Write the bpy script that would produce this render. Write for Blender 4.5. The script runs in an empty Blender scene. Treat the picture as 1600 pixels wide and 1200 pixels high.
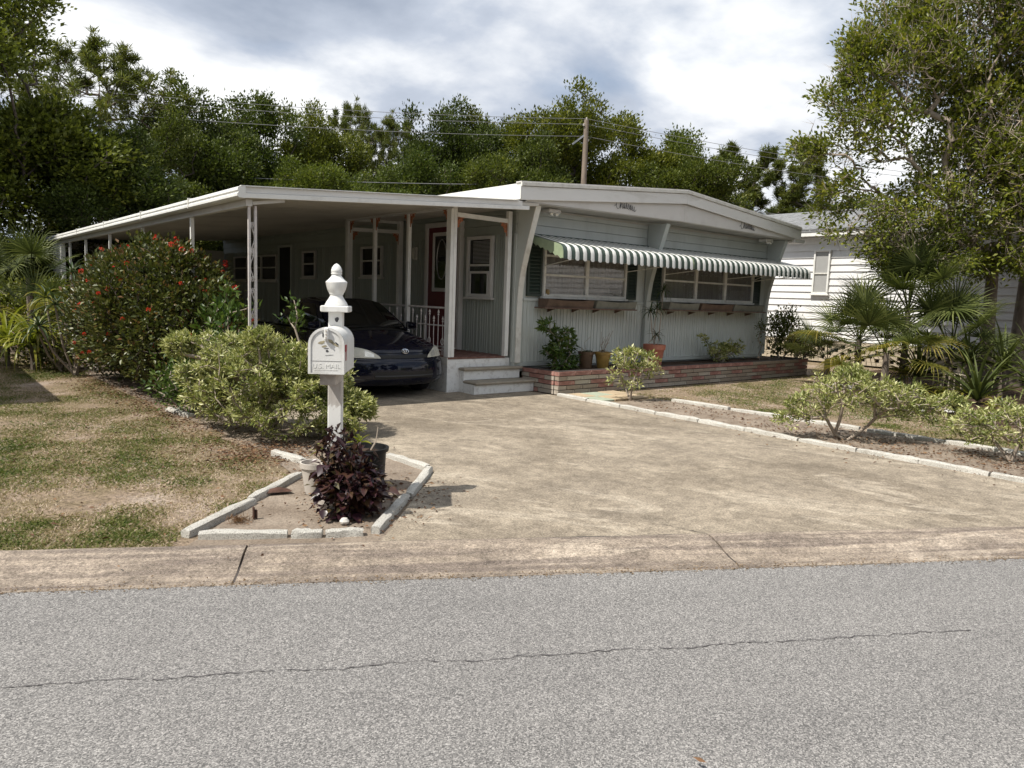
import bpy, bmesh, math, random
import numpy as np
from mathutils import Vector, Matrix, Euler, noise as mnoise

R = math.radians
S = bpy.context.scene
COL = S.collection
rng = np.random.default_rng(7)
random.seed(7)

# ------------------------------------------------------------------ camera, sky, sun, exposure
cam = bpy.data.cameras.new('camera')
camo = bpy.data.objects.new('camera', cam)
COL.objects.link(camo)
cam.sensor_width = 36.0
cam.lens = 36.0 * 1156.5 / 1600.0
cam.clip_start = 0.05
cam.clip_end = 2000
YAW, PIT, ROL = 0.68705, 0.11658, 0.035845
fw = Vector((math.sin(YAW) * math.cos(PIT), math.cos(YAW) * math.cos(PIT), -math.sin(PIT)))
r0 = Vector((math.cos(YAW), -math.sin(YAW), 0))
u0 = r0.cross(fw)
rr = r0 * math.cos(ROL) + u0 * math.sin(ROL)
uu = -r0 * math.sin(ROL) + u0 * math.cos(ROL)
camo.matrix_world = Matrix(((rr.x, uu.x, -fw.x, 0), (rr.y, uu.y, -fw.y, 0), (rr.z, uu.z, -fw.z, 1.6), (0, 0, 0, 1)))
S.camera = camo

SUND = Vector((-0.69, 0.06, 1.0)).normalized()
sun = bpy.data.lights.new('sun', 'SUN')
sun.energy = 5.0
sun.angle = R(0.5)
sun.color = (1.0, 0.945, 0.86)
suno = bpy.data.objects.new('sun', sun)
COL.objects.link(suno)
suno.rotation_euler = SUND.to_track_quat('Z', 'Y').to_euler()
suno.location = (0, 0, 30)

wd = bpy.data.worlds.new('World')
S.world = wd
wd.use_nodes = True
nt = wd.node_tree
for n in list(nt.nodes):
    nt.nodes.remove(n)
def N(t, k, **kw):
    n = t.nodes.new(k)
    for a, b in kw.items():
        setattr(n, a, b)
    return n
wo = N(nt, 'ShaderNodeOutputWorld')
bg = N(nt, 'ShaderNodeBackground')
bg.inputs['Strength'].default_value = 0.1
sky = N(nt, 'ShaderNodeTexSky', sky_type='NISHITA')
sky.sun_disc = False
sky.sun_elevation = math.asin(SUND.z)
sky.sun_rotation = math.atan2(SUND.x, SUND.y)
sky.air_density = 1.0
sky.dust_density = 0.6
tc = N(nt, 'ShaderNodeTexCoord')
sep = N(nt, 'ShaderNodeSeparateXYZ')
nt.links.new(tc.outputs['Generated'], sep.inputs[0])
zz = N(nt, 'ShaderNodeMath', operation='ADD'); zz.inputs[1].default_value = 0.22
mx0 = N(nt, 'ShaderNodeMath', operation='MAXIMUM'); mx0.inputs[1].default_value = 0.0
nt.links.new(sep.outputs['Z'], mx0.inputs[0]); nt.links.new(mx0.outputs[0], zz.inputs[0])
dx = N(nt, 'ShaderNodeMath', operation='DIVIDE'); dy = N(nt, 'ShaderNodeMath', operation='DIVIDE')
nt.links.new(sep.outputs['X'], dx.inputs[0]); nt.links.new(zz.outputs[0], dx.inputs[1])
nt.links.new(sep.outputs['Y'], dy.inputs[0]); nt.links.new(zz.outputs[0], dy.inputs[1])
cmb = N(nt, 'ShaderNodeCombineXYZ')
nt.links.new(dx.outputs[0], cmb.inputs[0]); nt.links.new(dy.outputs[0], cmb.inputs[1])
cmb.inputs[2].default_value = 3.7
n1 = N(nt, 'ShaderNodeTexNoise'); n1.inputs['Scale'].default_value = 0.95; n1.inputs['Detail'].default_value = 8; n1.inputs['Roughness'].default_value = 0.5; n1.inputs['Distortion'].default_value = 0.1
n2 = N(nt, 'ShaderNodeTexNoise'); n2.inputs['Scale'].default_value = 1.25; n2.inputs['Detail'].default_value = 9; n2.inputs['Roughness'].default_value = 0.52; n2.inputs['Distortion'].default_value = 0.15
mpn = N(nt, 'ShaderNodeMapping'); mpn.inputs['Location'].default_value = (4.3, 1.7, 0)
nt.links.new(cmb.outputs[0], n1.inputs['Vector'])
nt.links.new(cmb.outputs[0], mpn.inputs['Vector']); nt.links.new(mpn.outputs[0], n2.inputs['Vector'])
cov = N(nt, 'ShaderNodeValToRGB')
cov.color_ramp.elements[0].position = 0.34; cov.color_ramp.elements[1].position = 0.44
cov.color_ramp.elements[0].color = (0.12, 0.12, 0.12, 1)
nt.links.new(n1.outputs['Fac'], cov.inputs[0])
shd = N(nt, 'ShaderNodeValToRGB')
e = shd.color_ramp.elements
e[0].position = 0.38; e[0].color = (3.0, 3.5, 4.4, 1)
e[1].position = 0.61; e[1].color = (9.2, 9.3, 9.4, 1)
m_ = shd.color_ramp.elements.new(0.5); m_.color = (4.9, 5.4, 6.3, 1)
nt.links.new(n2.outputs['Fac'], shd.inputs[0])
mixw = N(nt, 'ShaderNodeMix', data_type='RGBA')
nt.links.new(cov.outputs['Color'], mixw.inputs['Factor'])
nt.links.new(sky.outputs['Color'], mixw.inputs['A']); nt.links.new(shd.outputs['Color'], mixw.inputs['B'])
nt.links.new(mixw.outputs['Result'], bg.inputs['Color'])
nt.links.new(bg.outputs[0], wo.inputs[0])

S.view_settings.view_transform = 'Standard'
S.view_settings.look = 'None'
S.view_settings.exposure = 0.27
S.view_settings.gamma = 1.0
S.view_settings.use_curve_mapping = False

# ------------------------------------------------------------------ helpers: materials
def mk(name):
    m = bpy.data.materials.new(name)
    m.use_nodes = True
    t = m.node_tree
    b = t.nodes['Principled BSDF']
    return m, t, b

def ramp(t, fac, stops):
    r = N(t, 'ShaderNodeValToRGB')
    el = r.color_ramp.elements
    while len(el) > len(stops):
        el.remove(el[-1])
    while len(el) < len(stops):
        el.new(0.5)
    for k, (p, c) in enumerate(stops):
        el[k].position = p
        el[k].color = (c[0], c[1], c[2], 1)
    t.links.new(fac, r.inputs[0])
    return r.outputs['Color']

def noise_node(t, scale, detail=4, rough=0.55, vec=None, dist=0.0, stretch=None, rotz=0):
    if vec is None:
        g = N(t, 'ShaderNodeTexCoord')
        vec = g.outputs['Object']
    if stretch or rotz:
        mp = N(t, 'ShaderNodeMapping')
        mp.vector_type = 'TEXTURE'
        mp.inputs['Scale'].default_value = [1.0 / q for q in (stretch or (1, 1, 1))]
        mp.inputs['Rotation'].default_value = (0, 0, rotz)
        t.links.new(vec, mp.inputs['Vector'])
        vec = mp.outputs[0]
    n = N(t, 'ShaderNodeTexNoise')
    n.inputs['Scale'].default_value = scale
    n.inputs['Detail'].default_value = detail
    n.inputs['Roughness'].default_value = rough
    n.inputs['Distortion'].default_value = dist
    t.links.new(vec, n.inputs['Vector'])
    return n.outputs['Fac']

def mixc(t, fac, a, b, mode='MIX'):
    m = N(t, 'ShaderNodeMix', data_type='RGBA', blend_type=mode)
    for s, v in (('Factor', fac), ('A', a), ('B', b)):
        if hasattr(v, 'is_output'):
            t.links.new(v, m.inputs[s])
        elif s == 'Factor':
            m.inputs[s].default_value = v
        else:
            m.inputs[s].default_value = (v[0], v[1], v[2], 1)
    return m.outputs['Result']

def bump(t, b, h, strength=0.3, dist=0.01):
    n = N(t, 'ShaderNodeBump')
    n.inputs['Strength'].default_value = strength
    n.inputs['Distance'].default_value = dist
    t.links.new(h, n.inputs['Height'])
    t.links.new(n.outputs[0], b.inputs['Normal'])

def paint(name, c, rough=0.5, vary=0.12, scale=3.0, dirt=None, dirt_amt=0.35, dirt_scale=2.0, bumps=0.0, bscale=60, metal=0.0, spec=0.5, stretch=None):
    """general painted / plain surface with uneven colour and optional dirt"""
    m, t, b = mk(name)
    f = noise_node(t, scale, 5, stretch=stretch)
    lo = [x * (1 - vary) for x in c]
    hi = [min(1, x * (1 + vary)) for x in c]
    col = ramp(t, f, [(0.3, lo), (0.7, hi)])
    if dirt:
        d = noise_node(t, dirt_scale, 7, 0.65, stretch=stretch)
        dm = ramp(t, d, [(0.5, (0, 0, 0)), (0.72, (dirt_amt,) * 3)])
        col = mixc(t, dm, col, dirt)
    t.links.new(col, b.inputs['Base Color'])
    b.inputs['Roughness'].default_value = rough
    b.inputs['Metallic'].default_value = metal
    b.inputs['Specular IOR Level'].default_value = spec
    if bumps:
        bump(t, b, noise_node(t, bscale, 4), bumps, 0.006)
    return m

def leafmat(name, stops, rough=0.42, trans=0.3, spec=0.4, vary=False):
    m, t, b = mk(name)
    a = N(t, 'ShaderNodeAttribute', attribute_name='tint')
    col = ramp(t, a.outputs['Fac'], stops)
    t.links.new(col, b.inputs['Base Color'])
    b.inputs['Roughness'].default_value = rough
    b.inputs['Specular IOR Level'].default_value = spec
    tr = N(t, 'ShaderNodeBsdfTranslucent')
    oi = N(t, 'ShaderNodeObjectInfo')
    if vary:
        col = mixc(t, 1.0, col, ramp(t, oi.outputs['Random'], [(0.0, (0.72, 0.78, 0.8)), (0.35, (1.0, 1.0, 1.0)), (0.65, (1.15, 1.1, 0.9)), (1.0, (1.5, 1.32, 0.85))]), 'MULTIPLY')
        t.links.new(col, b.inputs['Base Color'])
    bright = mixc(t, 1.0, col, (1.25, 1.3, 0.8), 'MULTIPLY')
    t.links.new(bright, tr.inputs['Color'])
    ms = N(t, 'ShaderNodeMixShader')
    ms.inputs[0].default_value = trans
    t.links.new(b.outputs[0], ms.inputs[1]); t.links.new(tr.outputs[0], ms.inputs[2])
    t.links.new(ms.outputs[0], t.nodes['Material Output'].inputs['Surface'])
    return m

# ------------------------------------------------------------------ helpers: meshes and objects
class MB:
    def __init__(s):
        s.v = []; s.f = []
    def add(s, vs, fs):
        o = len(s.v)
        s.v.extend([tuple(p) for p in vs])
        s.f.extend([tuple(i + o for i in f) for f in fs])
        return s
    def box(s, x0, x1, y0, y1, z0, z1):
        vs = [(x, y, z) for z in (z0, z1) for y in (y0, y1) for x in (x0, x1)]
        return s.add(vs, [(0, 2, 3, 1), (4, 5, 7, 6), (0, 1, 5, 4), (2, 6, 7, 3), (0, 4, 6, 2), (1, 3, 7, 5)])
    def bar(s, a, b, w, h, up=(0, 0, 1)):
        """rectangular bar between a and b; w across, h along up"""
        a = Vector(a); b = Vector(b); d = (b - a).normalized(); up = Vector(up)
        sd = d.cross(up).normalized(); up = sd.cross(d)
        vs = [p + sd * (i * w / 2) + up * (j * h / 2) for p in (a, b) for j in (-1, 1) for i in (-1, 1)]
        return s.add(vs, [(0, 2, 3, 1), (4, 5, 7, 6), (0, 1, 5, 4), (2, 6, 7, 3), (0, 4, 6, 2), (1, 3, 7, 5)])
    def tube(s, pts, r, n=6, cap=True):
        pts = [Vector(p) for p in pts]
        rs = r if hasattr(r, '__len__') else [r] * len(pts)
        rings = []
        prev = None
        for i, p in enumerate(pts):
            d = (pts[min(i + 1, len(pts) - 1)] - pts[max(i - 1, 0)]).normalized()
            ref = prev if prev else (Vector((0, 0, 1)) if abs(d.z) < 0.9 else Vector((1, 0, 0)))
            a = (ref - d * ref.dot(d)).normalized(); prev = a
            c = d.cross(a)
            rings.append([p + (a * math.cos(2 * math.pi * k / n) + c * math.sin(2 * math.pi * k / n)) * rs[i] for k in range(n)])
        vs = [q for g in rings for q in g]
        fs = [(i * n + k, i * n + (k + 1) % n, (i + 1) * n + (k + 1) % n, (i + 1) * n + k) for i in range(len(pts) - 1) for k in range(n)]
        if cap:
            fs += [tuple(range(n - 1, -1, -1)), tuple((len(pts) - 1) * n + k for k in range(n))]
        return s.add(vs, fs)
    def lathe(s, prof, c=(0, 0, 0), n=24):
        """prof: list of (r, z)"""
        vs = [(c[0] + r * math.cos(2 * math.pi * k / n), c[1] + r * math.sin(2 * math.pi * k / n), c[2] + z) for r, z in prof for k in range(n)]
        fs = [(i * n + k, i * n + (k + 1) % n, (i + 1) * n + (k + 1) % n, (i + 1) * n + k) for i in range(len(prof) - 1) for k in range(n)]
        if prof[0][0] > 1e-5: fs.append(tuple(range(n - 1, -1, -1)))
        if prof[-1][0] > 1e-5: fs.append(tuple((len(prof) - 1) * n + k for k in range(n)))
        return s.add(vs, fs)
    def prism(s, poly, axis, a, b):
        """extrude 2-D polygon along axis ('x': poly=(y,z); 'y': (x,z); 'z': (x,y)) from a to b"""
        def P(q, t):
            return {'x': (t, q[0], q[1]), 'y': (q[0], t, q[1]), 'z': (q[0], q[1], t)}[axis]
        n = len(poly)
        vs = [P(q, a) for q in poly] + [P(q, b) for q in poly]
        fs = [tuple(range(n)), tuple(range(2 * n - 1, n - 1, -1))] + [(k, (k + 1) % n, n + (k + 1) % n, n + k) for k in range(n)]
        return s.add(vs, fs)
    def sheet(s, fn, nu, nv):
        vs = [fn(i / nu, j / nv) for j in range(nv + 1) for i in range(nu + 1)]
        fs = [(j * (nu + 1) + i, j * (nu + 1) + i + 1, (j + 1) * (nu + 1) + i + 1, (j + 1) * (nu + 1) + i) for j in range(nv) for i in range(nu)]
        return s.add(vs, fs)
    def mesh(s, name, org=(0, 0, 0), m=None, smooth=False, tri=False):
        me = bpy.data.meshes.new(name)
        me.from_pydata([(x - org[0], y - org[1], z - org[2]) for x, y, z in s.v], [], s.f)
        bm = bmesh.new(); bm.from_mesh(me)
        if tri: bmesh.ops.triangulate(bm, faces=bm.faces[:])
        bmesh.ops.recalc_face_normals(bm, faces=bm.faces[:])
        bm.to_mesh(me); bm.free()
        if m: me.materials.append(m)
        if smooth:
            me.polygons.foreach_set('use_smooth', [True] * len(me.polygons))
            try: me.set_sharp_from_angle(angle=R(38))
            except Exception: pass
        return me

ORG = {}
def tag(o, label=None, cat=None, group=None, kind=None):
    if label: o['label'] = label
    if cat: o['category'] = cat
    if group: o['group'] = group
    if kind: o['kind'] = kind
    return o
def thing(name, label, cat, loc=(0, 0, 0), rz=0.0, group=None, local=False):
    o = bpy.data.objects.new(name, None)
    o.empty_display_size = 0.2
    COL.objects.link(o); o.location = loc; o.rotation_euler = (0, 0, rz)
    ORG[o.name] = (0, 0, 0) if (local or rz) else tuple(loc)
    return tag(o, label, cat, group)
def link(name, me, parent=None, loc=None, rot=None, scale=None):
    """object from a (shared) mesh; loc in the coordinates the thing is written in"""
    o = bpy.data.objects.new(name, me); COL.objects.link(o)
    if parent is not None:
        o.parent = parent
        og = ORG.get(parent.name, (0, 0, 0)); ORG[o.name] = og
        if loc is not None: o.location = (loc[0] - og[0], loc[1] - og[1], loc[2] - og[2])
    elif loc is not None:
        o.location = loc
    if rot is not None: o.rotation_euler = rot
    if scale is not None: o.scale = scale if hasattr(scale, '__len__') else (scale,) * 3
    return o
def obj(name, mb, m, parent=None, smooth=False, bev=0.0, tri=False):
    og = ORG.get(parent.name, (0, 0, 0)) if parent is not None else (0, 0, 0)
    me = mb.mesh(name, og, m, smooth, tri)
    o = link(name, me, parent)
    if bev:
        b = o.modifiers.new('bevel', 'BEVEL'); b.width = bev; b.segments = 1; b.limit_method = 'ANGLE'; b.angle_limit = R(40)
    return o
def struct(name, mb, m, **k):
    return tag(obj(name, mb, m, **k), kind='structure')
def dup(root, loc, rz=None, label=None, scale=None, group=None):
    r = root.copy(); COL.objects.link(r); r.location = loc
    if rz is not None: r.rotation_euler = (0, 0, rz)
    if scale is not None: r.scale = scale if hasattr(scale, '__len__') else (scale,) * 3
    if label: r['label'] = label
    if group: r['group'] = group
    for ch in list(root.children):
        c = ch.copy(); COL.objects.link(c); c.parent = r
        for g in list(ch.children):
            d = g.copy(); COL.objects.link(d); d.parent = c
    return r

def unit(a):
    return a / (np.linalg.norm(a, axis=-1, keepdims=True) + 1e-9)
def npmesh(name, V, F, m, tint=None, k=3):
    """fast mesh from numpy: V (n,3), F (f,k)"""
    me = bpy.data.meshes.new(name)
    V = np.ascontiguousarray(V, dtype=np.float32); F = np.ascontiguousarray(F, dtype=np.int32)
    me.vertices.add(len(V)); me.vertices.foreach_set('co', V.ravel())
    me.loops.add(F.size); me.loops.foreach_set('vertex_index', F.ravel())
    me.polygons.add(len(F)); me.polygons.foreach_set('loop_start', np.arange(0, F.size, k, dtype=np.int32))
    me.update(calc_edges=True)
    if tint is not None:
        a = me.attributes.new('tint', 'FLOAT', 'POINT'); a.data.foreach_set('value', np.ascontiguousarray(tint, dtype=np.float32))
    if m: me.materials.append(m)
    return me
def leaves(P, D, L, W, tint, fold=0.18, nref=None, wide=0.45):
    """folded diamond leaves as arrays"""
    n = len(P)
    D = unit(D)
    q = rng.normal(size=(n, 3)) * 0.6 + (np.array([0, 0, 1.0]) if nref is None else nref)
    sd = unit(np.cross(D, q)); nn = np.cross(sd, D)
    L = np.broadcast_to(np.asarray(L, float), (n,))[:, None]; W = np.broadcast_to(np.asarray(W, float), (n,))[:, None]
    b = P; t = P + D * L - nn * L * 0.12
    mid = P + D * L * wide
    r = mid + sd * W / 2 + nn * W * fold; l = mid - sd * W / 2 + nn * W * fold
    V = np.stack([b, r, t, l], 1).reshape(-1, 3)
    i = np.arange(n)[:, None] * 4
    F = np.concatenate([i + np.array([[0, 1, 2]]), i + np.array([[0, 2, 3]])], 1).reshape(-1, 3)
    return V, F, np.repeat(tint, 4)
def skeleton(root, pts, pen=0.0, jit=0.12):
    pts = np.asarray(pts, float); root = np.asarray(root, float)
    o = np.argsort(np.linalg.norm(pts - root, axis=1))
    nodes = [root]; par = [-1]; dist = [0.0]
    A = np.zeros((2 * len(pts) + 4, 3)); A[0] = root; Ld = np.zeros(2 * len(pts) + 4); c = 1
    for k in o:
        p = pts[k]
        dd = np.linalg.norm(A[:c] - p, axis=1)
        j = int(np.argmin(dd + pen * Ld[:c]))
        d = dd[j]
        if d < 1e-4: continue
        if d > 0.3:
            mid = (A[j] + p) / 2 + rng.normal(size=3) * d * jit + np.array([0, 0, -0.04 * d])
            A[c] = mid; par.append(j); Ld[c] = Ld[j] + d / 2; j = c; c += 1
        A[c] = p; par.append(j); Ld[c] = Ld[j] + d; c += 1
    return A[:c], np.array(par)
def pipes(A, par, tip=0.006, ex=2.3, rmax=None):
    n = len(A); acc = np.zeros(n); kids = np.zeros(n, int)
    for i in range(n - 1, 0, -1):
        if acc[i] == 0: acc[i] = tip ** ex
        acc[par[i]] += acc[i]; kids[par[i]] += 1
    r = acc ** (1 / ex)
    if rmax: r = np.minimum(r, rmax)
    return r, kids
def tubes(A, par, rad, n=5, flare=None):
    idx = np.arange(1, len(A))
    a = A[par[idx]]; b = A[idx]; ra = np.minimum(rad[par[idx]], rad[idx] * 1.35); rb = rad[idx]
    d = unit(b - a); ref = np.where(np.abs(d[:, 2:3]) < 0.9, np.array([[0, 0, 1.0]]), np.array([[1.0, 0, 0]]))
    x = unit(np.cross(d, ref)); y = np.cross(d, x)
    th = np.arange(n) * 2 * np.pi / n
    ring = x[:, None, :] * np.cos(th)[None, :, None] + y[:, None, :] * np.sin(th)[None, :, None]
    V = np.concatenate([a[:, None] + ring * ra[:, None, None], b[:, None] + ring * rb[:, None, None]], 1).reshape(-1, 3)
    base = (np.arange(len(idx)) * 2 * n)[:, None, None]
    k = np.arange(n); q = np.stack([k, (k + 1) % n, n + (k + 1) % n, n + k], 1)[None]
    F = (base + q).reshape(-1, 4)
    return V, F
def ell_pts(ells, n, inner=0.35):
    """points in a union of ellipsoids, more towards the outside; ells: (cx,cy,cz,rx,ry,rz,weight)"""
    w = np.array([e[6] if len(e) > 6 else e[3] * e[4] * e[5] for e in ells]); w = w / w.sum()
    k = rng.choice(len(ells), n, p=w)
    E = np.array([e[:6] for e in ells])[k]
    d = unit(rng.normal(size=(n, 3)))
    r = inner + (1 - inner) * rng.random((n, 1)) ** 0.6
    return E[:, :3] + d * r * E[:, 3:6]
def clumps(tips, centre, per, sig, L, W, up=0.35, out=0.6, tintc=0.25, fold=0.18, wide=0.45, flat=0.75, radw=0.7):
    """leaf clusters round twig tips"""
    m = len(tips); n = m * per
    T = np.repeat(tips, per, 0); ct = np.repeat(rng.random(m), per)
    off = rng.normal(size=(n, 3)) * sig * np.array([1, 1, flat])
    P = T + off
    D = unit(P - centre) * out + unit(off) * radw + rng.normal(size=(n, 3)) * 0.45 + np.array([0, 0, up])
    s = rng.uniform(0.7, 1.2, n)
    tint = np.clip(tintc * ct + (1 - tintc) * rng.random(n), 0, 1)
    return leaves(P, D, L * s, W * s, tint, fold, wide=wide)

# ------------------------------------------------------------------ materials
M = {}
def asphalt():
    m, t, b = mk('asphalt')
    g = N(t, 'ShaderNodeTexCoord').outputs['Object']
    v = N(t, 'ShaderNodeTexVoronoi'); v.inputs['Scale'].default_value = 190; t.links.new(g, v.inputs['Vector'])
    sp = N(t, 'ShaderNodeSeparateColor'); t.links.new(v.outputs['Color'], sp.inputs[0])
    v2 = N(t, 'ShaderNodeTexVoronoi'); v2.inputs['Scale'].default_value = 320; t.links.new(g, v2.inputs['Vector'])
    sp2 = N(t, 'ShaderNodeSeparateColor'); t.links.new(v2.outputs['Color'], sp2.inputs[0])
    c = ramp(t, sp.outputs[0], [(0.0, (0.085, 0.083, 0.083)), (0.35, (0.16, 0.157, 0.155)), (0.7, (0.235, 0.229, 0.223)), (1.0, (0.37, 0.36, 0.35))])
    c2 = ramp(t, sp2.outputs[1], [(0.0, (0.82,) * 3), (0.5, (1.0,) * 3), (1.0, (1.15,) * 3)])
    c = mixc(t, 1.0, c, c2, 'MULTIPLY')
    big = noise_node(t, 0.55, 5, 0.6, g)
    c = mixc(t, 1.0, c, ramp(t, big, [(0.3, (0.9, 0.89, 0.88)), (0.7, (1.08, 1.07, 1.05))]), 'MULTIPLY')
    lane = noise_node(t, 0.9, 3, 0.5, g, 0.2, (0.05, 1.0, 1), -R(28.9))
    c = mixc(t, 1.0, c, ramp(t, lane, [(0.36, (0.9, 0.9, 0.9)), (0.6, (1.07, 1.065, 1.06))]), 'MULTIPLY')
    spot = noise_node(t, 2.2, 5, 0.6, g, 0.3)
    c = mixc(t, ramp(t, spot, [(0.66, (0, 0, 0)), (0.74, (0.35,) * 3)]), c, (0.11, 0.105, 0.1))
    t.links.new(c, b.inputs['Base Color'])
    b.inputs['Roughness'].default_value = 0.85; b.inputs['Specular IOR Level'].default_value = 0.25
    bump(t, b, sp.outputs[0], 0.5, 0.006)
    return m
M['asphalt'] = asphalt()
def concrete(name, dark, mid, light, ang, stretch, sc, band=False):
    m, t, b = mk(name)
    g = N(t, 'ShaderNodeTexCoord').outputs['Object']
    f = noise_node(t, sc, 14, 0.8, g, 0.2, stretch, ang)
    col = ramp(t, f, [(0.34, dark), (0.5, mid), (0.64, light)])
    f2 = noise_node(t, 0.45, 5, 0.6, g, 0.8)
    col = mixc(t, 1.0, col, ramp(t, f2, [(0.32, (0.78, 0.76, 0.73)), (0.6, (1.06, 1.05, 1.03))]), 'MULTIPLY')
    f3 = noise_node(t, 1.0, 5, 0.6, g, 1.4, (stretch[0] * .4, stretch[1], 1), ang + 0.2)
    col = mixc(t, ramp(t, f3, [(0.575, (0, 0, 0)), (0.6, (0.6,) * 3), (0.64, (0.15,) * 3), (0.7, (0, 0, 0))]), col, [q * 1.12 for q in light])
    if band:
        f6 = noise_node(t, 1.0, 6, 0.6, g, 0.3, (.5, 9, 1), -R(29))
        col = mixc(t, ramp(t, f6, [(0.46, (0, 0, 0)), (0.6, (0.8,) * 3)]), col, (0.13, 0.105, 0.09))
    fm = noise_node(t, 9, 8, 0.8, g, 0.2)
    col = mixc(t, 1.0, col, ramp(t, fm, [(0.36, (0.7,) * 3), (0.5, (1.0,) * 3), (0.64, (1.28,) * 3)]), 'MULTIPLY')
    f4 = noise_node(t, 60, 6, 0.85, g)
    col = mixc(t, 1.0, col, ramp(t, f4, [(0.38, (0.5,) * 3), (0.5, (1.0,) * 3), (0.62, (1.5,) * 3)]), 'MULTIPLY')
    f5 = noise_node(t, 150, 2, 0.6, g)
    col = mixc(t, ramp(t, f5, [(0.64, (0, 0, 0)), (0.68, (0.5,) * 3)]), col, (0.6, 0.55, 0.47))
    t.links.new(col, b.inputs['Base Color'])
    b.inputs['Roughness'].default_value = 0.9; b.inputs['Specular IOR Level'].default_value = 0.2
    bump(t, b, f4, 0.4, 0.006)
    return m
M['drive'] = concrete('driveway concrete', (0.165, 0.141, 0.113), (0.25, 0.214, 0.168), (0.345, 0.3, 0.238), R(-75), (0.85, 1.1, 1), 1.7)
M['slab'] = concrete('shade darkened slab concrete', (0.05, 0.045, 0.038), (0.1, 0.088, 0.07), (0.16, 0.14, 0.11), R(10), (1, 1, 1), 1.5)  # concrete tone lowered to cut bounce light and deepen the carport shade
M['kerb'] = concrete('kerb concrete', (0.17, 0.142, 0.118), (0.28, 0.235, 0.192), (0.37, 0.315, 0.255), -R(29), (0.85, 1.4, 1), 2.4, True)
def lawnmat():
    m, t, b = mk('dry lawn')
    g = N(t, 'ShaderNodeTexCoord').outputs['Object']
    f = noise_node(t, 1.1, 8, 0.62, g, 0.4)
    col = ramp(t, f, [(0.34, (0.38, 0.31, 0.25)), (0.46, (0.3, 0.23, 0.17)), (0.56, (0.23, 0.18, 0.115)), (0.68, (0.15, 0.13, 0.065))])
    f2 = noise_node(t, 45, 6, 0.75, g)
    col = mixc(t, 1.0, col, ramp(t, f2, [(0.34, (0.3,) * 3), (0.5, (1,) * 3), (0.66, (1.5,) * 3)]), 'MULTIPLY')
    t.links.new(col, b.inputs['Base Color']); b.inputs['Roughness'].default_value = 0.95; b.inputs['Specular IOR Level'].default_value = 0.1
    bump(t, b, f2, 0.8, 0.03)
    return m
M['lawn'] = lawnmat()
def sandmat(name, a, c):
    m, t, b = mk(name)
    g = N(t, 'ShaderNodeTexCoord').outputs['Object']
    f = noise_node(t, 2.6, 8, 0.66, g)
    col = ramp(t, f, [(0.32, a), (0.66, c)])
    f2 = noise_node(t, 60, 5, 0.7, g)
    col = mixc(t, 1.0, col, ramp(t, f2, [(0.3, (0.6,) * 3), (0.5, (1,) * 3), (0.72, (1.3,) * 3)]), 'MULTIPLY')
    t.links.new(col, b.inputs['Base Color']); b.inputs['Roughness'].default_value = 0.95; b.inputs['Specular IOR Level'].default_value = 0.1
    bump(t, b, f2, 0.8, 0.02)
    return m
M['sand'] = sandmat('grey garden sand', (0.19, 0.15, 0.115), (0.33, 0.275, 0.22))
M['soil'] = sandmat('dark mulch', (0.035, 0.022, 0.016), (0.11, 0.075, 0.055))
M['white'] = paint('white paint', (0.74, 0.74, 0.71), 0.45, 0.05, 4, (0.33, 0.3, 0.25), 0.3, 3.5)
M['mailwhite'] = paint('aged white plastic', (0.7, 0.7, 0.68), 0.42, 0.05, 7, (0.36, 0.34, 0.29), 0.55, 9, 0.1, 40, stretch=(1, 1, 0.4))
M['whiteold'] = paint('weathered white paint', (0.66, 0.65, 0.6), 0.55, 0.08, 5, (0.28, 0.24, 0.19), 0.5, 6)
M['fascia'] = paint('off white fascia', (0.72, 0.715, 0.69), 0.4, 0.06, 1.2, (0.4, 0.38, 0.33), 0.5, 2.6, stretch=(0.5, 1, 2))
M['fascia2'] = paint('warm white fascia', (0.62, 0.605, 0.58), 0.5, 0.05, 1.2, (0.34, 0.3, 0.25), 0.3, 2.0)
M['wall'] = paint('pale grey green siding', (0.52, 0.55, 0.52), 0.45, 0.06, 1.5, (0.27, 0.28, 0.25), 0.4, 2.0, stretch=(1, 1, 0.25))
M['wallshade'] = paint('shade darkened grey green siding', (0.33, 0.36, 0.325), 0.5, 0.06, 1.5, (0.22, 0.23, 0.2), 0.4, 2.0, stretch=(1, 1, 0.25))  # same paint as the front wall, carport shade put into the colour
M['trimgreen'] = paint('green grey trim', (0.46, 0.49, 0.465), 0.5, 0.06, 2)
M['soffit'] = paint('soffit beige', (0.46, 0.44, 0.4), 0.6, 0.06, 1.4, (0.24, 0.21, 0.17), 0.4, 1.5)
M['ceil'] = paint('carport pan ceiling', (0.55, 0.52, 0.46), 0.5, 0.08, 0.8, (0.2, 0.18, 0.15), 0.4, 1.0)
M['shutter'] = paint('dark green shutter', (0.022, 0.036, 0.026), 0.5, 0.15, 6)
M['awngreen'] = paint('awning dark green', (0.045, 0.068, 0.052), 0.4, 0.2, 8)
M['awnwhite'] = paint('awning white', (0.76, 0.76, 0.73), 0.4, 0.06, 8, (0.4, 0.4, 0.35), 0.25, 8)
M['awnside'] = paint('faded awning green', (0.27, 0.33, 0.21), 0.5, 0.12, 8)
M['bracket'] = paint('rust orange bracket', (0.36, 0.13, 0.055), 0.6, 0.35, 20, (0.1, 0.05, 0.03), 0.6, 15)
M['iron'] = paint('white iron', (0.6, 0.56, 0.54), 0.5, 0.08, 12, (0.3, 0.2, 0.15), 0.4, 18)
M['boxbrown'] = paint('brown window box', (0.13, 0.085, 0.06), 0.7, 0.25, 7, (0.04, 0.03, 0.02), 0.5, 5)
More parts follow.
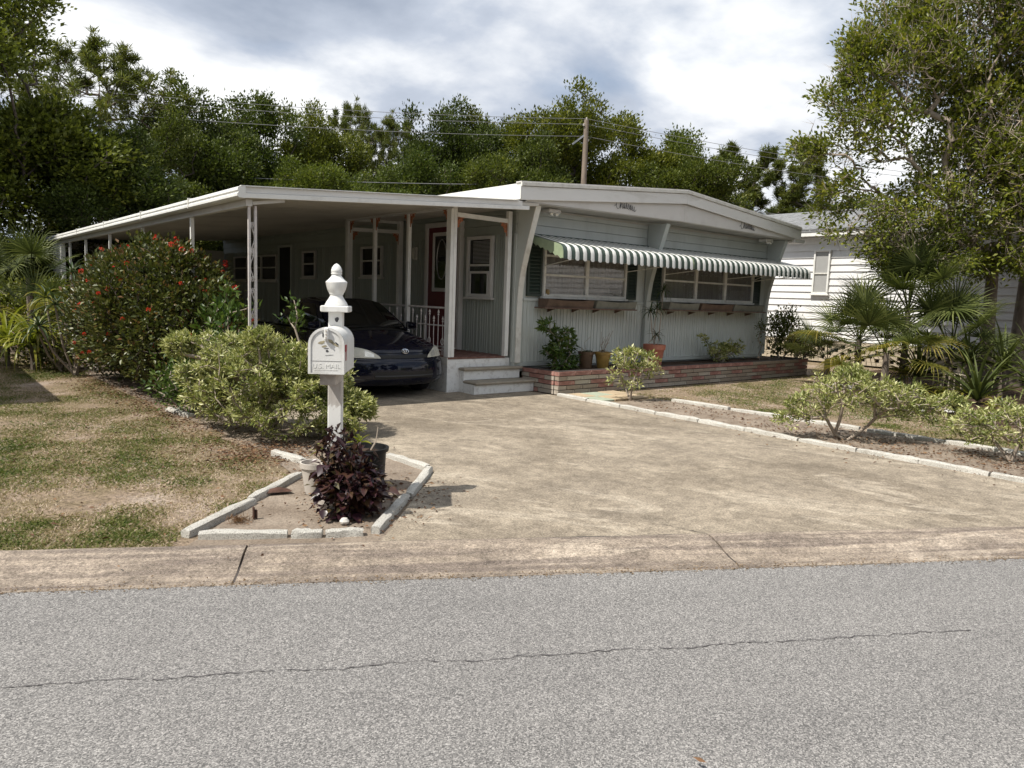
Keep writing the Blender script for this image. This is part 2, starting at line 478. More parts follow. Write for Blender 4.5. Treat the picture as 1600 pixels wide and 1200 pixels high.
M['boxgrey'] = paint('grey window box', (0.2, 0.2, 0.165), 0.7, 0.15, 7, (0.07, 0.06, 0.05), 0.5, 5)
M['boxrust'] = paint('rusty shelf', (0.12, 0.07, 0.05), 0.8, 0.35, 12, (0.3, 0.25, 0.2), 0.5, 9)
M['reddoor'] = paint('dark red door', (0.12, 0.012, 0.022), 0.4, 0.08, 3)
M['darkdoor'] = paint('dark doorway', (0.012, 0.012, 0.012), 0.5, 0.2, 3)
def glass(name, c=(0.012, 0.013, 0.014), rough=0.06, spec=0.5):
    m, t, b = mk(name)
    f = noise_node(t, 2.0, 3)
    t.links.new(ramp(t, f, [(0.3, [x * 0.7 for x in c]), (0.7, [x * 1.3 for x in c])]), b.inputs['Base Color'])
    b.inputs['Roughness'].default_value = rough; b.inputs['Specular IOR Level'].default_value = spec
    return m
M['glass'] = glass('dark window glass')
M['carglass'] = glass('car glass', (0.008, 0.009, 0.009), 0.03, 0.55)
def clearglass():
    m, t, b = mk('window pane')
    gl = N(t, 'ShaderNodeBsdfGlossy'); gl.inputs['Roughness'].default_value = 0.03
    tr = N(t, 'ShaderNodeBsdfTransparent'); tr.inputs['Color'].default_value = (1, 1, 1, 1)
    lw = N(t, 'ShaderNodeLayerWeight'); lw.inputs['Blend'].default_value = 0.5
    pw5 = N(t, 'ShaderNodeMath', operation='POWER'); pw5.inputs[1].default_value = 5; t.links.new(lw.outputs['Facing'], pw5.inputs[0])
    fr = N(t, 'ShaderNodeMath', operation='MULTIPLY_ADD'); fr.inputs[1].default_value = 0.96; fr.inputs[2].default_value = 0.04; t.links.new(pw5.outputs[0], fr.inputs[0])
    ms = N(t, 'ShaderNodeMixShader')
    t.links.new(fr.outputs[0], ms.inputs[0]); t.links.new(tr.outputs[0], ms.inputs[1]); t.links.new(gl.outputs[0], ms.inputs[2])
    t.links.new(ms.outputs[0], t.nodes['Material Output'].inputs['Surface'])
    return m
M['pane'] = clearglass()
M['curtain'] = paint('pale curtain', (0.135, 0.13, 0.12), 0.9, 0.2, 9, stretch=(3, 1, 0.2))
M['blind'] = paint('slatted blind', (0.3, 0.3, 0.29), 0.7, 0.1, 9)
M['brickred'] = paint('faded red brick', (0.27, 0.135, 0.11), 0.9, 0.25, 9, (0.45, 0.35, 0.3), 0.4, 14, 0.4, 50)
M['brickwhite'] = paint('whitish brick', (0.37, 0.33, 0.275), 0.9, 0.15, 9, (0.15, 0.12, 0.1), 0.6, 12, 0.4, 50)
M['brickgrey'] = paint('grey brown brick', (0.29, 0.24, 0.19), 0.9, 0.2, 9, (0.1, 0.08, 0.07), 0.6, 11, 0.4, 50)
M['mortar'] = paint('dark joint', (0.055, 0.045, 0.04), 0.95, 0.2, 9)
M['porchbrick'] = paint('porch brick', (0.16, 0.075, 0.058), 0.8, 0.3, 7, (0.3, 0.26, 0.22), 0.3, 9)
M['tread'] = paint('worn step tread', (0.3, 0.265, 0.21), 0.8, 0.12, 7, (0.16, 0.13, 0.1), 0.5, 5, 0.2)
M['stepwhite'] = paint('chipped white steps', (0.74, 0.745, 0.73), 0.6, 0.04, 2, (0.3, 0.27, 0.24), 0.5, 14)
def edgemat():
    m, t, b = mk('white painted rough edging')
    g = N(t, 'ShaderNodeNewGeometry').outputs['Position']
    f = noise_node(t, 7, 6, 0.65, g)
    f2 = noise_node(t, 120, 4, 0.7, g)
    col = ramp(t, f2, [(0.33, (0.16, 0.145, 0.12)), (0.43, (0.52, 0.5, 0.45)), (0.62, (0.7, 0.68, 0.62))])
    col = mixc(t, ramp(t, f, [(0.55, (0, 0, 0)), (0.72, (0.6,) * 3)]), col, (0.3, 0.26, 0.2))
    t.links.new(col, b.inputs['Base Color']); b.inputs['Roughness'].default_value = 0.95
    bump(t, b, f2, 0.9, 0.02)
    return m
M['edging'] = edgemat()
M['terracotta'] = paint('terracotta', (0.4, 0.145, 0.09), 0.8, 0.12, 6, (0.45, 0.3, 0.22), 0.3, 5)
M['potyellow'] = paint('mustard glazed pot', (0.3, 0.19, 0.05), 0.35, 0.3, 8, (0.08, 0.05, 0.02), 0.5, 7)
M['potbrown'] = paint('brown pot', (0.11, 0.065, 0.035), 0.5, 0.3, 8)
M['potblack'] = paint('black nursery pot', (0.009, 0.0095, 0.01), 0.5, 0.2, 5, (0.05, 0.045, 0.04), 0.25, 6, spec=0.25)
M['potwhite'] = paint('dull white pot', (0.5, 0.46, 0.41), 0.6, 0.1, 6, (0.25, 0.2, 0.16), 0.4, 6)
M['rust'] = paint('rusted iron', (0.07, 0.032, 0.02), 0.85, 0.4, 25)
M['bark'] = paint('grey brown bark', (0.13, 0.105, 0.082), 0.9, 0.35, 9, (0.28, 0.25, 0.21), 0.5, 7, 0.6, 30, stretch=(1, 1, 0.35))
M['barkdark'] = paint('dark bark', (0.06, 0.046, 0.036), 0.9, 0.3, 6)
M['twig'] = paint('pale twig', (0.3, 0.25, 0.2), 0.9, 0.25, 9)
M['polewood'] = paint('pole wood', (0.2, 0.16, 0.125), 0.9, 0.25, 5, stretch=(1, 1, 0.2))
M['metal'] = paint('dull metal', (0.35, 0.35, 0.35), 0.4, 0.1, 5, metal=0.7)
M['chrome'] = paint('chrome', (0.6, 0.62, 0.65), 0.2, 0.05, 5, metal=1.0)
M['wire'] = paint('wire', (0.16, 0.16, 0.165), 0.6, 0.1, 5)
M['black'] = paint('black', (0.01, 0.01, 0.01), 0.6, 0.2, 5)
M['vinyl'] = paint('white vinyl siding', (0.7, 0.7, 0.7), 0.45, 0.04, 1.0, (0.5, 0.48, 0.44), 0.3, 1.2)
M['shingle'] = paint('grey shingles', (0.2, 0.205, 0.21), 0.9, 0.3, 7, (0.1, 0.1, 0.105), 0.6, 5, 0.4, 40)
M['breeze'] = paint('tan breeze brick', (0.42, 0.36, 0.27), 0.9, 0.15, 5, (0.2, 0.16, 0.12), 0.4, 6)
M['paverg'] = paint('pale green paver', (0.34, 0.38, 0.29), 0.9, 0.15, 8)
M['pavert'] = paint('tan paver', (0.42, 0.33, 0.22), 0.9, 0.15, 8)
M['rock'] = paint('white rock', (0.55, 0.53, 0.49), 0.9, 0.15, 5, (0.25, 0.22, 0.18), 0.4, 5, 0.5, 25)
M['letter'] = paint('dark lettering', (0.03, 0.03, 0.035), 0.5, 0.2, 9)
M['decal'] = paint('worn olive decal', (0.33, 0.29, 0.19), 0.7, 0.35, 40)
M['decaldark'] = paint('dark scuff', (0.06, 0.06, 0.065), 0.8, 0.4, 50)
M['flag'] = paint('red flag', (0.32, 0.02, 0.03), 0.5, 0.1, 8)
def postmat():
    m, t, b = mk('mailbox post paint')
    g = N(t, 'ShaderNodeTexCoord').outputs['Object']
    sp = N(t, 'ShaderNodeSeparateXYZ'); t.links.new(g, sp.inputs[0])
    f = noise_node(t, 9, 6, 0.6, g, 0.4, (1, 1, 0.35))
    ad = N(t, 'ShaderNodeMath', operation='MULTIPLY_ADD'); ad.inputs[1].default_value = 0.4; t.links.new(f, ad.inputs[0]); t.links.new(sp.outputs['Z'], ad.inputs[2])
    msk = ramp(t, ad.outputs[0], [(0.0, (0, 0, 0)), (0.98, (0, 0, 0)), (0.99, (0.62,) * 3), (1.0, (0.62,) * 3)])
    f2 = noise_node(t, 25, 5, 0.7, g, 0, (1, 1, 0.2))
    worn = ramp(t, f2, [(0.35, (0.22, 0.18, 0.15)), (0.65, (0.42, 0.37, 0.33))])
    wh = ramp(t, noise_node(t, 3, 4, 0.5, g), [(0.3, (0.7, 0.7, 0.68)), (0.7, (0.78, 0.78, 0.76))])
    sp2 = N(t, 'ShaderNodeMath', operation='LESS_THAN'); sp2.inputs[1].default_value = 1.1; t.links.new(sp.outputs['Z'], sp2.inputs[0])
    mm = N(t, 'ShaderNodeMath', operation='MULTIPLY'); t.links.new(msk, mm.inputs[0]); t.links.new(sp2.outputs[0], mm.inputs[1])
    t.links.new(mixc(t, mm.outputs[0], wh, worn), b.inputs['Base Color']); b.inputs['Roughness'].default_value = 0.55
    return m
M['post'] = postmat()
def carpaint():
    m, t, b = mk('dark blue car paint')
    f = noise_node(t, 1.5, 4)
    t.links.new(ramp(t, f, [(0.3, (0.002, 0.0032, 0.011)), (0.7, (0.003, 0.0045, 0.017))]), b.inputs['Base Color'])
    b.inputs['Roughness'].default_value = 0.4; b.inputs['Specular IOR Level'].default_value = 0.05; b.inputs['Coat Weight'].default_value = 0.8; b.inputs['Coat Roughness'].default_value = 0.04
    return m
M['car'] = carpaint()
M['cargrey'] = paint('faded grey bumper', (0.045, 0.05, 0.058), 0.5, 0.1, 4)
M['lamp'] = paint('hazed headlight', (0.5, 0.49, 0.42), 0.12, 0.2, 9)
M['lampin'] = paint('headlight reflector', (0.62, 0.62, 0.58), 0.2, 0.15, 14, metal=0.5)
M['tyre'] = paint('tyre', (0.012, 0.012, 0.012), 0.8, 0.2, 8)
G = lambda *a: a
L = {}
L['oak'] = leafmat('oak leaves', [(0, (0.026, 0.038, 0.008)), (0.5, (0.066, 0.088, 0.017)), (0.85, (0.12, 0.145, 0.028)), (1, (0.17, 0.17, 0.04))], 0.5, 0.3, 0.3, True)
L['oak2'] = leafmat('light oak leaves', [(0, (0.04, 0.058, 0.01)), (0.5, (0.085, 0.115, 0.022)), (0.9, (0.14, 0.165, 0.03)), (1, (0.26, 0.22, 0.045))], 0.5, 0.3, 0.3, True)
L['pine'] = leafmat('pine needles', [(0, (0.045, 0.06, 0.012)), (0.5, (0.11, 0.135, 0.026)), (1, (0.2, 0.2, 0.045))], 0.5, 0.25)
L['near'] = leafmat('glossy tree leaves', [(0, (0.045, 0.065, 0.009)), (0.5, (0.13, 0.155, 0.02)), (0.85, (0.24, 0.25, 0.034)), (0.97, (0.32, 0.26, 0.04)), (1, (0.34, 0.18, 0.045))], 0.38, 0.36, 0.35)
L['ixora'] = leafmat('ixora leaves', [(0, (0.022, 0.03, 0.009)), (0.45, (0.06, 0.076, 0.016)), (0.75, (0.12, 0.125, 0.03)), (0.9, (0.17, 0.09, 0.04)), (1, (0.27, 0.23, 0.1))], 0.42, 0.2, 0.5)
L['ixflower'] = leafmat('red flowers', [(0, (0.42, 0.02, 0.012)), (1, (0.65, 0.06, 0.03))], 0.6, 0.3)
L['varieg'] = leafmat('variegated leaves', [(0, (0.075, 0.1, 0.024)), (0.33, (0.17, 0.2, 0.055)), (0.6, (0.38, 0.39, 0.15)), (1, (0.66, 0.64, 0.38))], 0.4, 0.25)
L['green'] = leafmat('fresh green leaves', [(0, (0.03, 0.06, 0.014)), (0.6, (0.075, 0.125, 0.026)), (1, (0.16, 0.2, 0.05))], 0.35, 0.3)
L['purple'] = leafmat('purple leaves', [(0, (0.016, 0.006, 0.01)), (0.6, (0.04, 0.014, 0.02)), (0.85, (0.07, 0.035, 0.02)), (1, (0.09, 0.075, 0.03))], 0.35, 0.15, 0.5)
L['palm'] = leafmat('palm fronds', [(0, (0.03, 0.042, 0.012)), (0.6, (0.075, 0.095, 0.026)), (1, (0.2, 0.22, 0.075))], 0.5, 0.25, 0.2)
L['palmy'] = leafmat('yellowing palm fronds', [(0, (0.1, 0.115, 0.02)), (0.6, (0.2, 0.19, 0.035)), (1, (0.32, 0.24, 0.06))], 0.45, 0.3)
L['areca'] = leafmat('golden palm leaves', [(0, (0.07, 0.1, 0.015)), (0.5, (0.19, 0.21, 0.025)), (1, (0.36, 0.31, 0.05))], 0.4, 0.35)
L['drac'] = leafmat('dracaena leaves', [(0, (0.022, 0.04, 0.014)), (0.7, (0.055, 0.08, 0.025)), (1, (0.12, 0.1, 0.04))], 0.4, 0.2)
L['brom'] = leafmat('bromeliad leaves', [(0, (0.08, 0.11, 0.02)), (0.5, (0.2, 0.2, 0.035)), (0.85, (0.33, 0.22, 0.06)), (1, (0.3, 0.08, 0.04))], 0.4, 0.3)
L['grass'] = leafmat('grass blades', [(0, (0.5, 0.41, 0.31)), (0.28, (0.32, 0.245, 0.16)), (0.5, (0.2, 0.185, 0.075)), (0.75, (0.13, 0.155, 0.035)), (1, (0.05, 0.085, 0.016))], 0.6, 0.25, 0.2)
L['litter'] = leafmat('dead leaves', [(0, (0.06, 0.03, 0.018)), (0.5, (0.13, 0.068, 0.04)), (1, (0.26, 0.16, 0.085))], 0.8, 0.1, 0.2)
L['dry'] = leafmat('dried plant', [(0, (0.13, 0.085, 0.05)), (1, (0.33, 0.25, 0.16))], 0.8, 0.15, 0.2)

# ------------------------------------------------------------------ ground, road, kerb, driveway
U = np.array([0.8755, -0.4833])      # along the road
Vv = np.array([0.4833, 0.8755])      # across, away from the camera
def st(s, t, z=0.0):
    return (Vv[0] * s + U[0] * t, Vv[1] * s + U[1] * t, z)
def poly_sheet(pts, z):
    return MB().add([(p[0], p[1], z) for p in pts], [tuple(range(len(pts)))])
struct('ground', poly_sheet([(-500, -500), (500, -500), (500, 500), (-500, 500)], -0.09), M['lawn'])
struct('road', poly_sheet([st(-3.6, -200), st(-3.6, 200), st(4.13, 200), st(4.13, -200)], -0.03), M['asphalt'])
# lawn: everything beyond the kerb
struct('lawn', poly_sheet([st(4.57, -200), st(4.57, 220), st(380, 220), st(380, -200)], -0.012), M['lawn'])
# kerb and gutter, one slab per pour
prof = [(4.12, -0.028), (4.20, -0.036), (4.32, -0.03), (4.42, -0.012), (4.52, 0.008), (4.60, 0.016), (4.67, 0.014), (4.70, 0.0), (4.70, -0.1), (4.12, -0.1)]
gut = tag(bpy.data.objects.new('kerb', None), kind='structure'); COL.objects.link(gut)
for k in range(-9, 14):
    t0 = -0.77 + 3.05 * k + 0.007; t1 = t0 + 3.05 - 0.014
    mb = MB()
    nseg = 12
    vs = []; fs = []
    for i in range(nseg + 1):
        t = t0 + (t1 - t0) * i / nseg
        for s, z in prof:
            wob = 0.006 * mnoise.noise(Vector((t * 1.7, s * 3, 1)))
            sh = 0.012 * mnoise.noise(Vector((t * 0.9, 4, k))) if s > 4.5 else 0
            vs.append(st(s + sh, t, z + wob))
    n = len(prof)
    for i in range(nseg):
        for j in range(n):
            fs.append((i * n + j, i * n + (j + 1) % n, (i + 1) * n + (j + 1) % n, (i + 1) * n + j))
    fs += [tuple(range(n)), tuple(range(nseg * n, nseg * n + n))]
    mb.add(vs, fs)
    obj('kerb_slab', mb, M['kerb'], gut, smooth=True)
# dark dirt in the kerb joints
jm = MB()
for k in range(-3, 6):
    t = -0.77 + 3.05 * k
    jm.prism([(4.14, -0.08), (4.14, -0.045), (4.45, -0.022), (4.68, -0.006), (4.68, -0.08)], 'x', -0.02, 0.02)
    o = len(jm.v) - 10
    for i in range(o, o + 10):
        x, y, z = jm.v[i]; jm.v[i] = st(y, t + x, z)
tag(obj('joint_dirt', jm, M['mortar'], gut), kind='stuff')
# driveway
def onk(x):  # y of the back of the kerb at x
    return (4.69 - Vv[0] * x) / Vv[1]
dl = [(2.30, onk(2.30)), (3.68, 5.55), (3.66, 7.2), (3.45, 9.2), (3.45, 25.2), (8.2, 25.2), (8.2, 10.0), (8.34, 9.0), (8.32, onk(8.32))]
mb = MB(); n = len(dl)
mb.add([(x, y, 0.0) for x, y in dl] + [(x, y, -0.1) for x, y in dl], [tuple(range(n))] + [(k, (k + 1) % n, n + (k + 1) % n, n + k) for k in range(n)])
struct('driveway', mb, M['drive'])
struct('darkened_carport_slab', poly_sheet([(3.46, 10.9), (8.19, 10.9), (8.19, 25.1), (3.46, 25.1)], 0.004), M['slab'])  # sheet over the driveway, carport shade put into its darker colour
def ribbon(pts, w, z, name, m):
    mb = MB(); vs = []; fs = []
    for i, p in enumerate(pts):
        a = Vector(pts[max(i - 1, 0)]); b = Vector(pts[min(i + 1, len(pts) - 1)])
        d = (b - a).normalized(); nrm = Vector((-d.y, d.x))
        ww = w * random.uniform(0.4, 1.3)
        vs += [(p[0] + nrm.x * ww / 2, p[1] + nrm.y * ww / 2, z), (p[0] - nrm.x * ww / 2, p[1] - nrm.y * ww / 2, z)]
    fs = [(2 * i, 2 * i + 1, 2 * i + 3, 2 * i + 2) for i in range(len(pts) - 1)]
    return struct(name, mb.add(vs, fs), m)
M['crackm'] = paint('crack dirt', (0.05, 0.045, 0.042), 0.95, 0.3, 20)
M['crackr'] = paint('road crack dirt', (0.075, 0.068, 0.068), 0.95, 0.3, 20)
for (t0, t1) in ((-1.62, -0.95), (-0.9, -0.42), (-0.36, .3), (.33, 1.3), (1.34, 1.9), (1.94, 3.05)):
    pts = []
    for i in range(46):
        t = t0 + (t1 - t0) * i / 45
        s = 3.12 + (3.17 - 3.12) * (t + 1.5) / 4.4 + 0.03 * mnoise.noise(Vector((t * 3.1, 0, 0))) + 0.022 * mnoise.noise(Vector((t * 19, 2, 0)))
        pts.append(st(s, t)[:2])
    ribbon(pts, 0.0055, -0.026, 'road_crack', M['crackr'])
ribbon([(2.34 + (6.2 - 2.34) * i / 30, onk(2.34 + (6.2 - 2.34) * i / 30) + 0.006 + 0.01 * mnoise.noise(Vector((i * 0.5, 0, 5)))) for i in range(31)], 0.012, 0.004, 'driveway_joint', M['crackm'])
ribbon([st(4.70 + i * 0.02, 2.29 - i * 0.02 + 0.01 * math.sin(i * 2.1))[:2] for i in range(12)], 0.006, 0.004, 'driveway_crack', M['crackm'])
# beds of bare sand
bedpts = [(1.2, 4.6), (2.3, 3.98), (2.34, 4.1), (3.6, 5.6), (3.63, 6.2), (3.6, 7.2), (2.62, 6.6), (2.55, 6.05)]
struct('mailbox_bed', poly_sheet(bedpts, -0.004), M['sand'])
struct('shrub_bed', poly_sheet([(2.72, 6.62), (3.62, 7.2), (3.42, 9.2), (3.4, 24), (2.3, 24), (1.7, 19.5), (2.4, 16), (2.5, 12), (2.62, 9)], -0.007), M['sand'])
struct('drive_side_bed', poly_sheet([(8.32, onk(8.32)), (9.9, onk(9.9)), (9.95, 2.7), (9.72, 7.7), (9.7, 8.0), (8.36, 8.0)], -0.004), M['sand'])
struct('tree_bed', poly_sheet([(12.2, 3.6), (14.6, 2.2), (20.9, 0.5), (20.9, 9.2), (17.5, 9.2), (15.5, 8.2), (13.3, 6.2)], -0.004), M['soil'])

# edging stones --------------------------------------------------
def stone_mesh(Ln, w=0.095, h=0.075, seed=0):
    rs = random.Random(seed); mb = MB(); vs = []; nx = 6
    secs = [(-w / 2, -0.03), (-w / 2, h * 0.8), (-w * 0.33, h), (w * 0.33, h), (w / 2, h * 0.8), (w / 2, -0.03)]
    for i in range(nx + 1):
        x = -Ln / 2 + Ln * i / nx
        e_ = 0.85 if i in (0, nx) else 1
        for y, z in secs:
            vs.append((x + rs.uniform(-.006, .006), y * e_ + rs.uniform(-.006, .006), z * (e_ if z > 0 else 1) + rs.uniform(-.006, .006)))
    n = 6; fs = [(i * n + j, i * n + j + 1, (i + 1) * n + j + 1, (i + 1) * n + j) for i in range(nx) for j in range(n - 1)]
    fs += [tuple(range(n)), tuple(range(nx * n, nx * n + n))]
    return mb.add(vs, fs)
def edging(label, runs, w=0.095, h=0.075):
    a = runs[0][0]
    th = thing('garden_edging', label, 'edging', (a[0], a[1], 0), group=None)
    k = 0
    for p, q, ln in runs:
        p = Vector(p); q = Vector(q); D = (q - p).length; n = max(1, round(D / ln)); d = (q - p) / D
        cuts = [0] + sorted([D * (i / n) + random.uniform(-.06, .06) * D / n for i in range(1, n)]) + [D]
        for i in range(n):
            a0, a1 = cuts[i] + 0.006, cuts[i + 1] - 0.006
            c = p + d * ((a0 + a1) / 2); k += 1
            me = stone_mesh(a1 - a0, w, h, k * 7 + int(D * 100)).mesh('edging_stone', (0, 0, 0), M['edging'], True)
            o = link('edging_stone', me, th, (c.x + random.uniform(-.01, .01), c.y + random.uniform(-.01, .01), 0), (0, random.uniform(-.015, .015), math.atan2(d.y, d.x) + random.uniform(-.03, .03)))
    return th
edging('white painted rough edging stones around the sandy mailbox bed', [((2.58, 6.0), (1.95, 5.4), 0.9), ((1.95, 5.4), (1.33, 4.86), 0.85), ((1.37, 4.78), (1.86, 4.52), 0.55), ((1.88, 4.51), (2.06, 4.41), 0.3), ((2.07, 4.4), (2.30, 4.29), 0.4), ((2.36, 4.27), (3.0, 4.92), 0.9), ((3.0, 4.92), (3.64, 5.58), 0.9), ((3.64, 5.62), (3.62, 6.3), 0.7)], 0.07, 0.045)
edging('short white edging stone in the sand behind the mailbox bed, half buried', [((2.69, 6.92), (2.81, 6.44), 0.5)], 0.08, 0.05)
edging('broken white edging stones half buried on the lawn beside the variegated shrub', [((2.56, 10.1), (2.66, 9.4), 0.4)], 0.08, 0.04)
edging('long white row of edging stones along the right side of the driveway', [((8.36, 8.95), (8.28, 4.6), 0.78), ((8.28, 4.6), (8.30, 1.2), 0.72), ((8.3, 1.2), (8.34, 0.75), 0.45)], 0.085, 0.05)
edging('white row of edging stones between the right shrub bed and the brown lawn', [((9.72, 7.68), (9.75, 6.6), 0.85), ((9.75, 6.55), (9.84, 4.6), 0.85), ((9.84, 4.5), (9.93, 2.6), 0.8), ((9.93, 2.6), (10.0, 0.2), 0.8)], 0.09, 0.045)
# pavers
pv = thing('stepping_pavers', 'square tan and pale green pavers lying in front of the brick planter', 'pavers', (8.9, 8.5, 0))
for i in range(3):
    for j in range(2):
        x = 8.62 + i * 0.42; y = 8.32 + j * 0.42
        obj('paver', MB().box(x - 0.2, x + 0.2, y - 0.2, y + 0.2, -0.01, 0.022 + 0.004 * ((i + j) % 2)), M['paverg'] if (i * 2 + j) % 3 == 0 else M['pavert'], pv, bev=0.008)

# ------------------------------------------------------------------ mobile home
WX0, WX1, WY0, WY1 = 8.2, 15.9, 10.0, 25.2
home = thing('mobile_home', 'pale grey green single storey mobile home with white gable front', 'house', (WX0, WY0, 0))
def ribbed(width, z0, z1, ribs, along):
    pr = [(0, 0)]
    for x in ribs:
        pr += [(x - 0.014, 0), (x - 0.009, -0.014), (x + 0.009, -0.014), (x + 0.014, 0)]
    pr += [(width, 0), (width, 0.02), (0, 0.02)]
    mb = MB()
    n = len(pr)
    def P(a, d, z):
        return (a, d, z) if along == 'x' else (d, a, z)
    vs = [P(a, d, z0) for a, d in pr] + [P(a, d, z1) for a, d in pr]
    fs = [(k, (k + 1) % n, n + (k + 1) % n, n + k) for k in range(n)] + [tuple(range(n)), tuple(range(2 * n - 1, n - 1, -1))]
    return mb.add(vs, fs)
core = MB().box(WX0 + 0.024, WX1 - 0.04, WY0 + 0.04, WY1, 0.3, 3.3)
obj('wall_core', core, M['wall'], home)
pw = (WX1 - WX0) / 19
lowm = ribbed(pw - 0.003, 0.47, 1.545, (0.05, 0.14, 0.2, 0.29, 0.36), 'x').mesh('siding_panel', (0, 0, 0), M['wall'])
upm = ribbed(pw - 0.003, 1.60, 2.69, (0.09, 0.30), 'x').mesh('siding_panel', (0, 0, 0), M['wall'])
for i in range(19):
    link('siding_panel', lowm, home, (WX0 + i * pw, WY0 + 0.003 * (i % 2), 0))
    link('siding_panel', upm, home, (WX0 + i * pw, WY0 + 0.003 * (i % 2), 0))
sp_ = (WY1 - WY0) / 37
sm = ribbed(sp_ - 0.003, 0.47, 2.70, (0.035, 0.105, 0.205, 0.31, 0.375), 'y').mesh('siding_panel', (0, 0, 0), M['wallshade'])
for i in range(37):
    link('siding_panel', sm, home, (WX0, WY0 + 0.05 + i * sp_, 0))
# horizontal boards above
def lap(z0, z1):
    return [(-0.022, z0), (-0.004, z1), (0.03, z1), (0.03, z0)]
for k in range(3):
    z0 = 2.70 + k * 0.17
    obj('siding_board', MB().prism([(WY0 + a, z) for a, z in lap(z0, z0 + 0.165)], 'x', WX0 - 0.012, WX1), M['wall'], home)
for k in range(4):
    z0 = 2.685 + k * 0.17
    obj('siding_board', MB().prism([(WX0 + a, z) for a, z in lap(z0, z0 + 0.165)], 'y', WY0 + 0.025, WY1), M['wallshade'], home)
obj('belt_trim', MB().box(WX0 + 0.17, WX1 - 0.1, WY0 - 0.03, WY0 + 0.02, 1.548, 1.597), M['wall'], home, bev=0.004)
obj('corner_trim', MB().box(WX0 - 0.03, WX0 + 0.03, WY0 - 0.02, WY0 + 0.047, 0.47, 2.69), M['wall'], home, bev=0.004)
obj('base_flashing', MB().box(WX0 - 0.02, WX1 + 0.02, WY0 - 0.034, WY0 + 0.03, 0.40, 0.467), M['trimgreen'], home)
obj('base_flashing', MB().box(WX0 - 0.028, WX0 + 0.03, WY0 + 0.04, WY1, 0.3, 0.467), M['trimgreen'], home)
# roof, gable fascia
XL, XP, XR, FY = 7.75, 11.96, 16.19, 9.40
ZE, ZP = 3.43, 3.78
def roofz(x): return ZP - (ZP - ZE) * abs(x - XP) / (XP - XL)
roof = MB().prism([(XL, ZE), (XP, ZP), (XR, ZE), (XR, ZE - 0.05), (XP, ZP - 0.05), (XL, ZE - 0.05)], 'y', FY - 0.02, WY1 + 0.3)
rf = obj('roof', roof, M['white'], home)
fs_ = MB().prism([(XL, ZE - 0.055), (XP, ZP - 0.055), (XP, ZP - 0.245), (XL, ZE - 0.27)], 'y', FY - 0.035, FY + 0.0)
obj('fascia', fs_, M['fascia'], home, bev=0.004)
obj('fascia', MB().prism([(XP + .002, ZP - 0.055), (XR, ZE - 0.055), (XR, ZE - 0.27), (XP + .002, ZP - 0.245)], 'y', FY - 0.035, FY + 0.0), M['fascia'], home, bev=0.004)
# roof edge lip made of short drip flashings
for x0, x1 in ((XL - 0.02, XP), (XP + 0.002, XR + 0.02)):
    obj('drip_edge', MB().prism([(x0, roofz(x0) + 0.006), (x1, roofz(x1) + 0.006), (x1, roofz(x1) - 0.045), (x0, roofz(x0) - 0.045)], 'y', FY - 0.055, FY - 0.022), M['whiteold'], home)
    obj('drip_edge', MB().prism([(x0, roofz(x0) + 0.028), (x1, roofz(x1) + 0.028), (x1, roofz(x1) + 0.008), (x0, roofz(x0) + 0.008)], 'y', FY - 0.04, FY + 0.1), M['fascia2'], home)
# recessed triangular face under the band
obj('gable_panel', MB().prism([(7.9, 3.155), (XP, 3.20), (XP, ZP - 0.25), (7.9, 3.185)], 'y', FY + 0.02, FY + 0.05), M['fascia2'], home)
obj('gable_panel', MB().prism([(XP + 0.004, 3.20), (16.05, 3.155), (16.05, 3.185), (XP + 0.004, ZP - 0.25)], 'y', FY + 0.02, FY + 0.05), M['fascia2'], home)
obj('soffit', MB().prism([(7.8, 3.135), (XP, 3.185), (16.1, 3.135), (16.1, 3.15), (XP, 3.2), (7.8, 3.15)], 'y', FY + 0.03, WY0 + 0.02), M['soffit'], home)
obj('soffit_trim', MB().box(WX0 + 0.2, WX1, WY0 - 0.05, WY0 - 0.026, 3.11, 3.14), M['soffit'], home)
# eave fascias
obj('eave_fascia', MB().box(XL - 0.03, XL, FY - 0.034, WY1 + 0.3, ZE - 0.26, ZE - 0.052), M['white'], home, bev=0.004)
obj('eave_fascia', MB().box(XR, XR + 0.03, FY - 0.034, WY1 + 0.3, ZE - 0.26, ZE - 0.052), M['fascia'], home)
obj('eave_soffit', MB().box(XL, WX0, WY0 + .03, WY1, 3.13, 3.15), M['soffit'], home)
obj('eave_soffit', MB().box(WX1, XR, FY + 0.06, WY1, 3.10, 3.13), M['soffit'], home)
obj('right_gutter', MB().prism([(16.0, 3.17), (16.42, 3.17), (16.42, 3.12), (16.38, 3.09), (16.0, 3.09)], 'y', FY - 0.02, WY1), M['fascia2'], home)
# bracket fins
def fin(x0, x1, prof):
    pts = [(WY0 - 0.026, 0.47 if prof[-1][1] < .6 else prof[-1][1])] + [(WY0 - 0.026, 3.13)] + prof
    return MB().prism(pts, 'x', x0, x1)
profL = [(9.52, 3.13), (9.58, 2.95), (9.68, 2.65), (9.79, 2.3), (9.87, 2.0), (9.91, 1.75), (9.925, 1.5), (9.93, 1.2), (9.93, 0.47)]
for x in (8.19, 11.55, 15.82):
    fm = obj('roof_bracket', fin(x, x + 0.09, profL), M['trimgreen'] if x > 9 else M['wall'], home)
    edge = MB()
    for a, b in zip(profL[:-1], profL[1:]):
        edge.bar((x + 0.045, a[0] - 0.012, a[1]), (x + 0.045, b[0] - 0.012, b[1]), 0.11, 0.022, (0, 1, 0))
    obj('edge_strip', edge, M['whiteold'] if x < 9 else M['trimgreen'], fm)
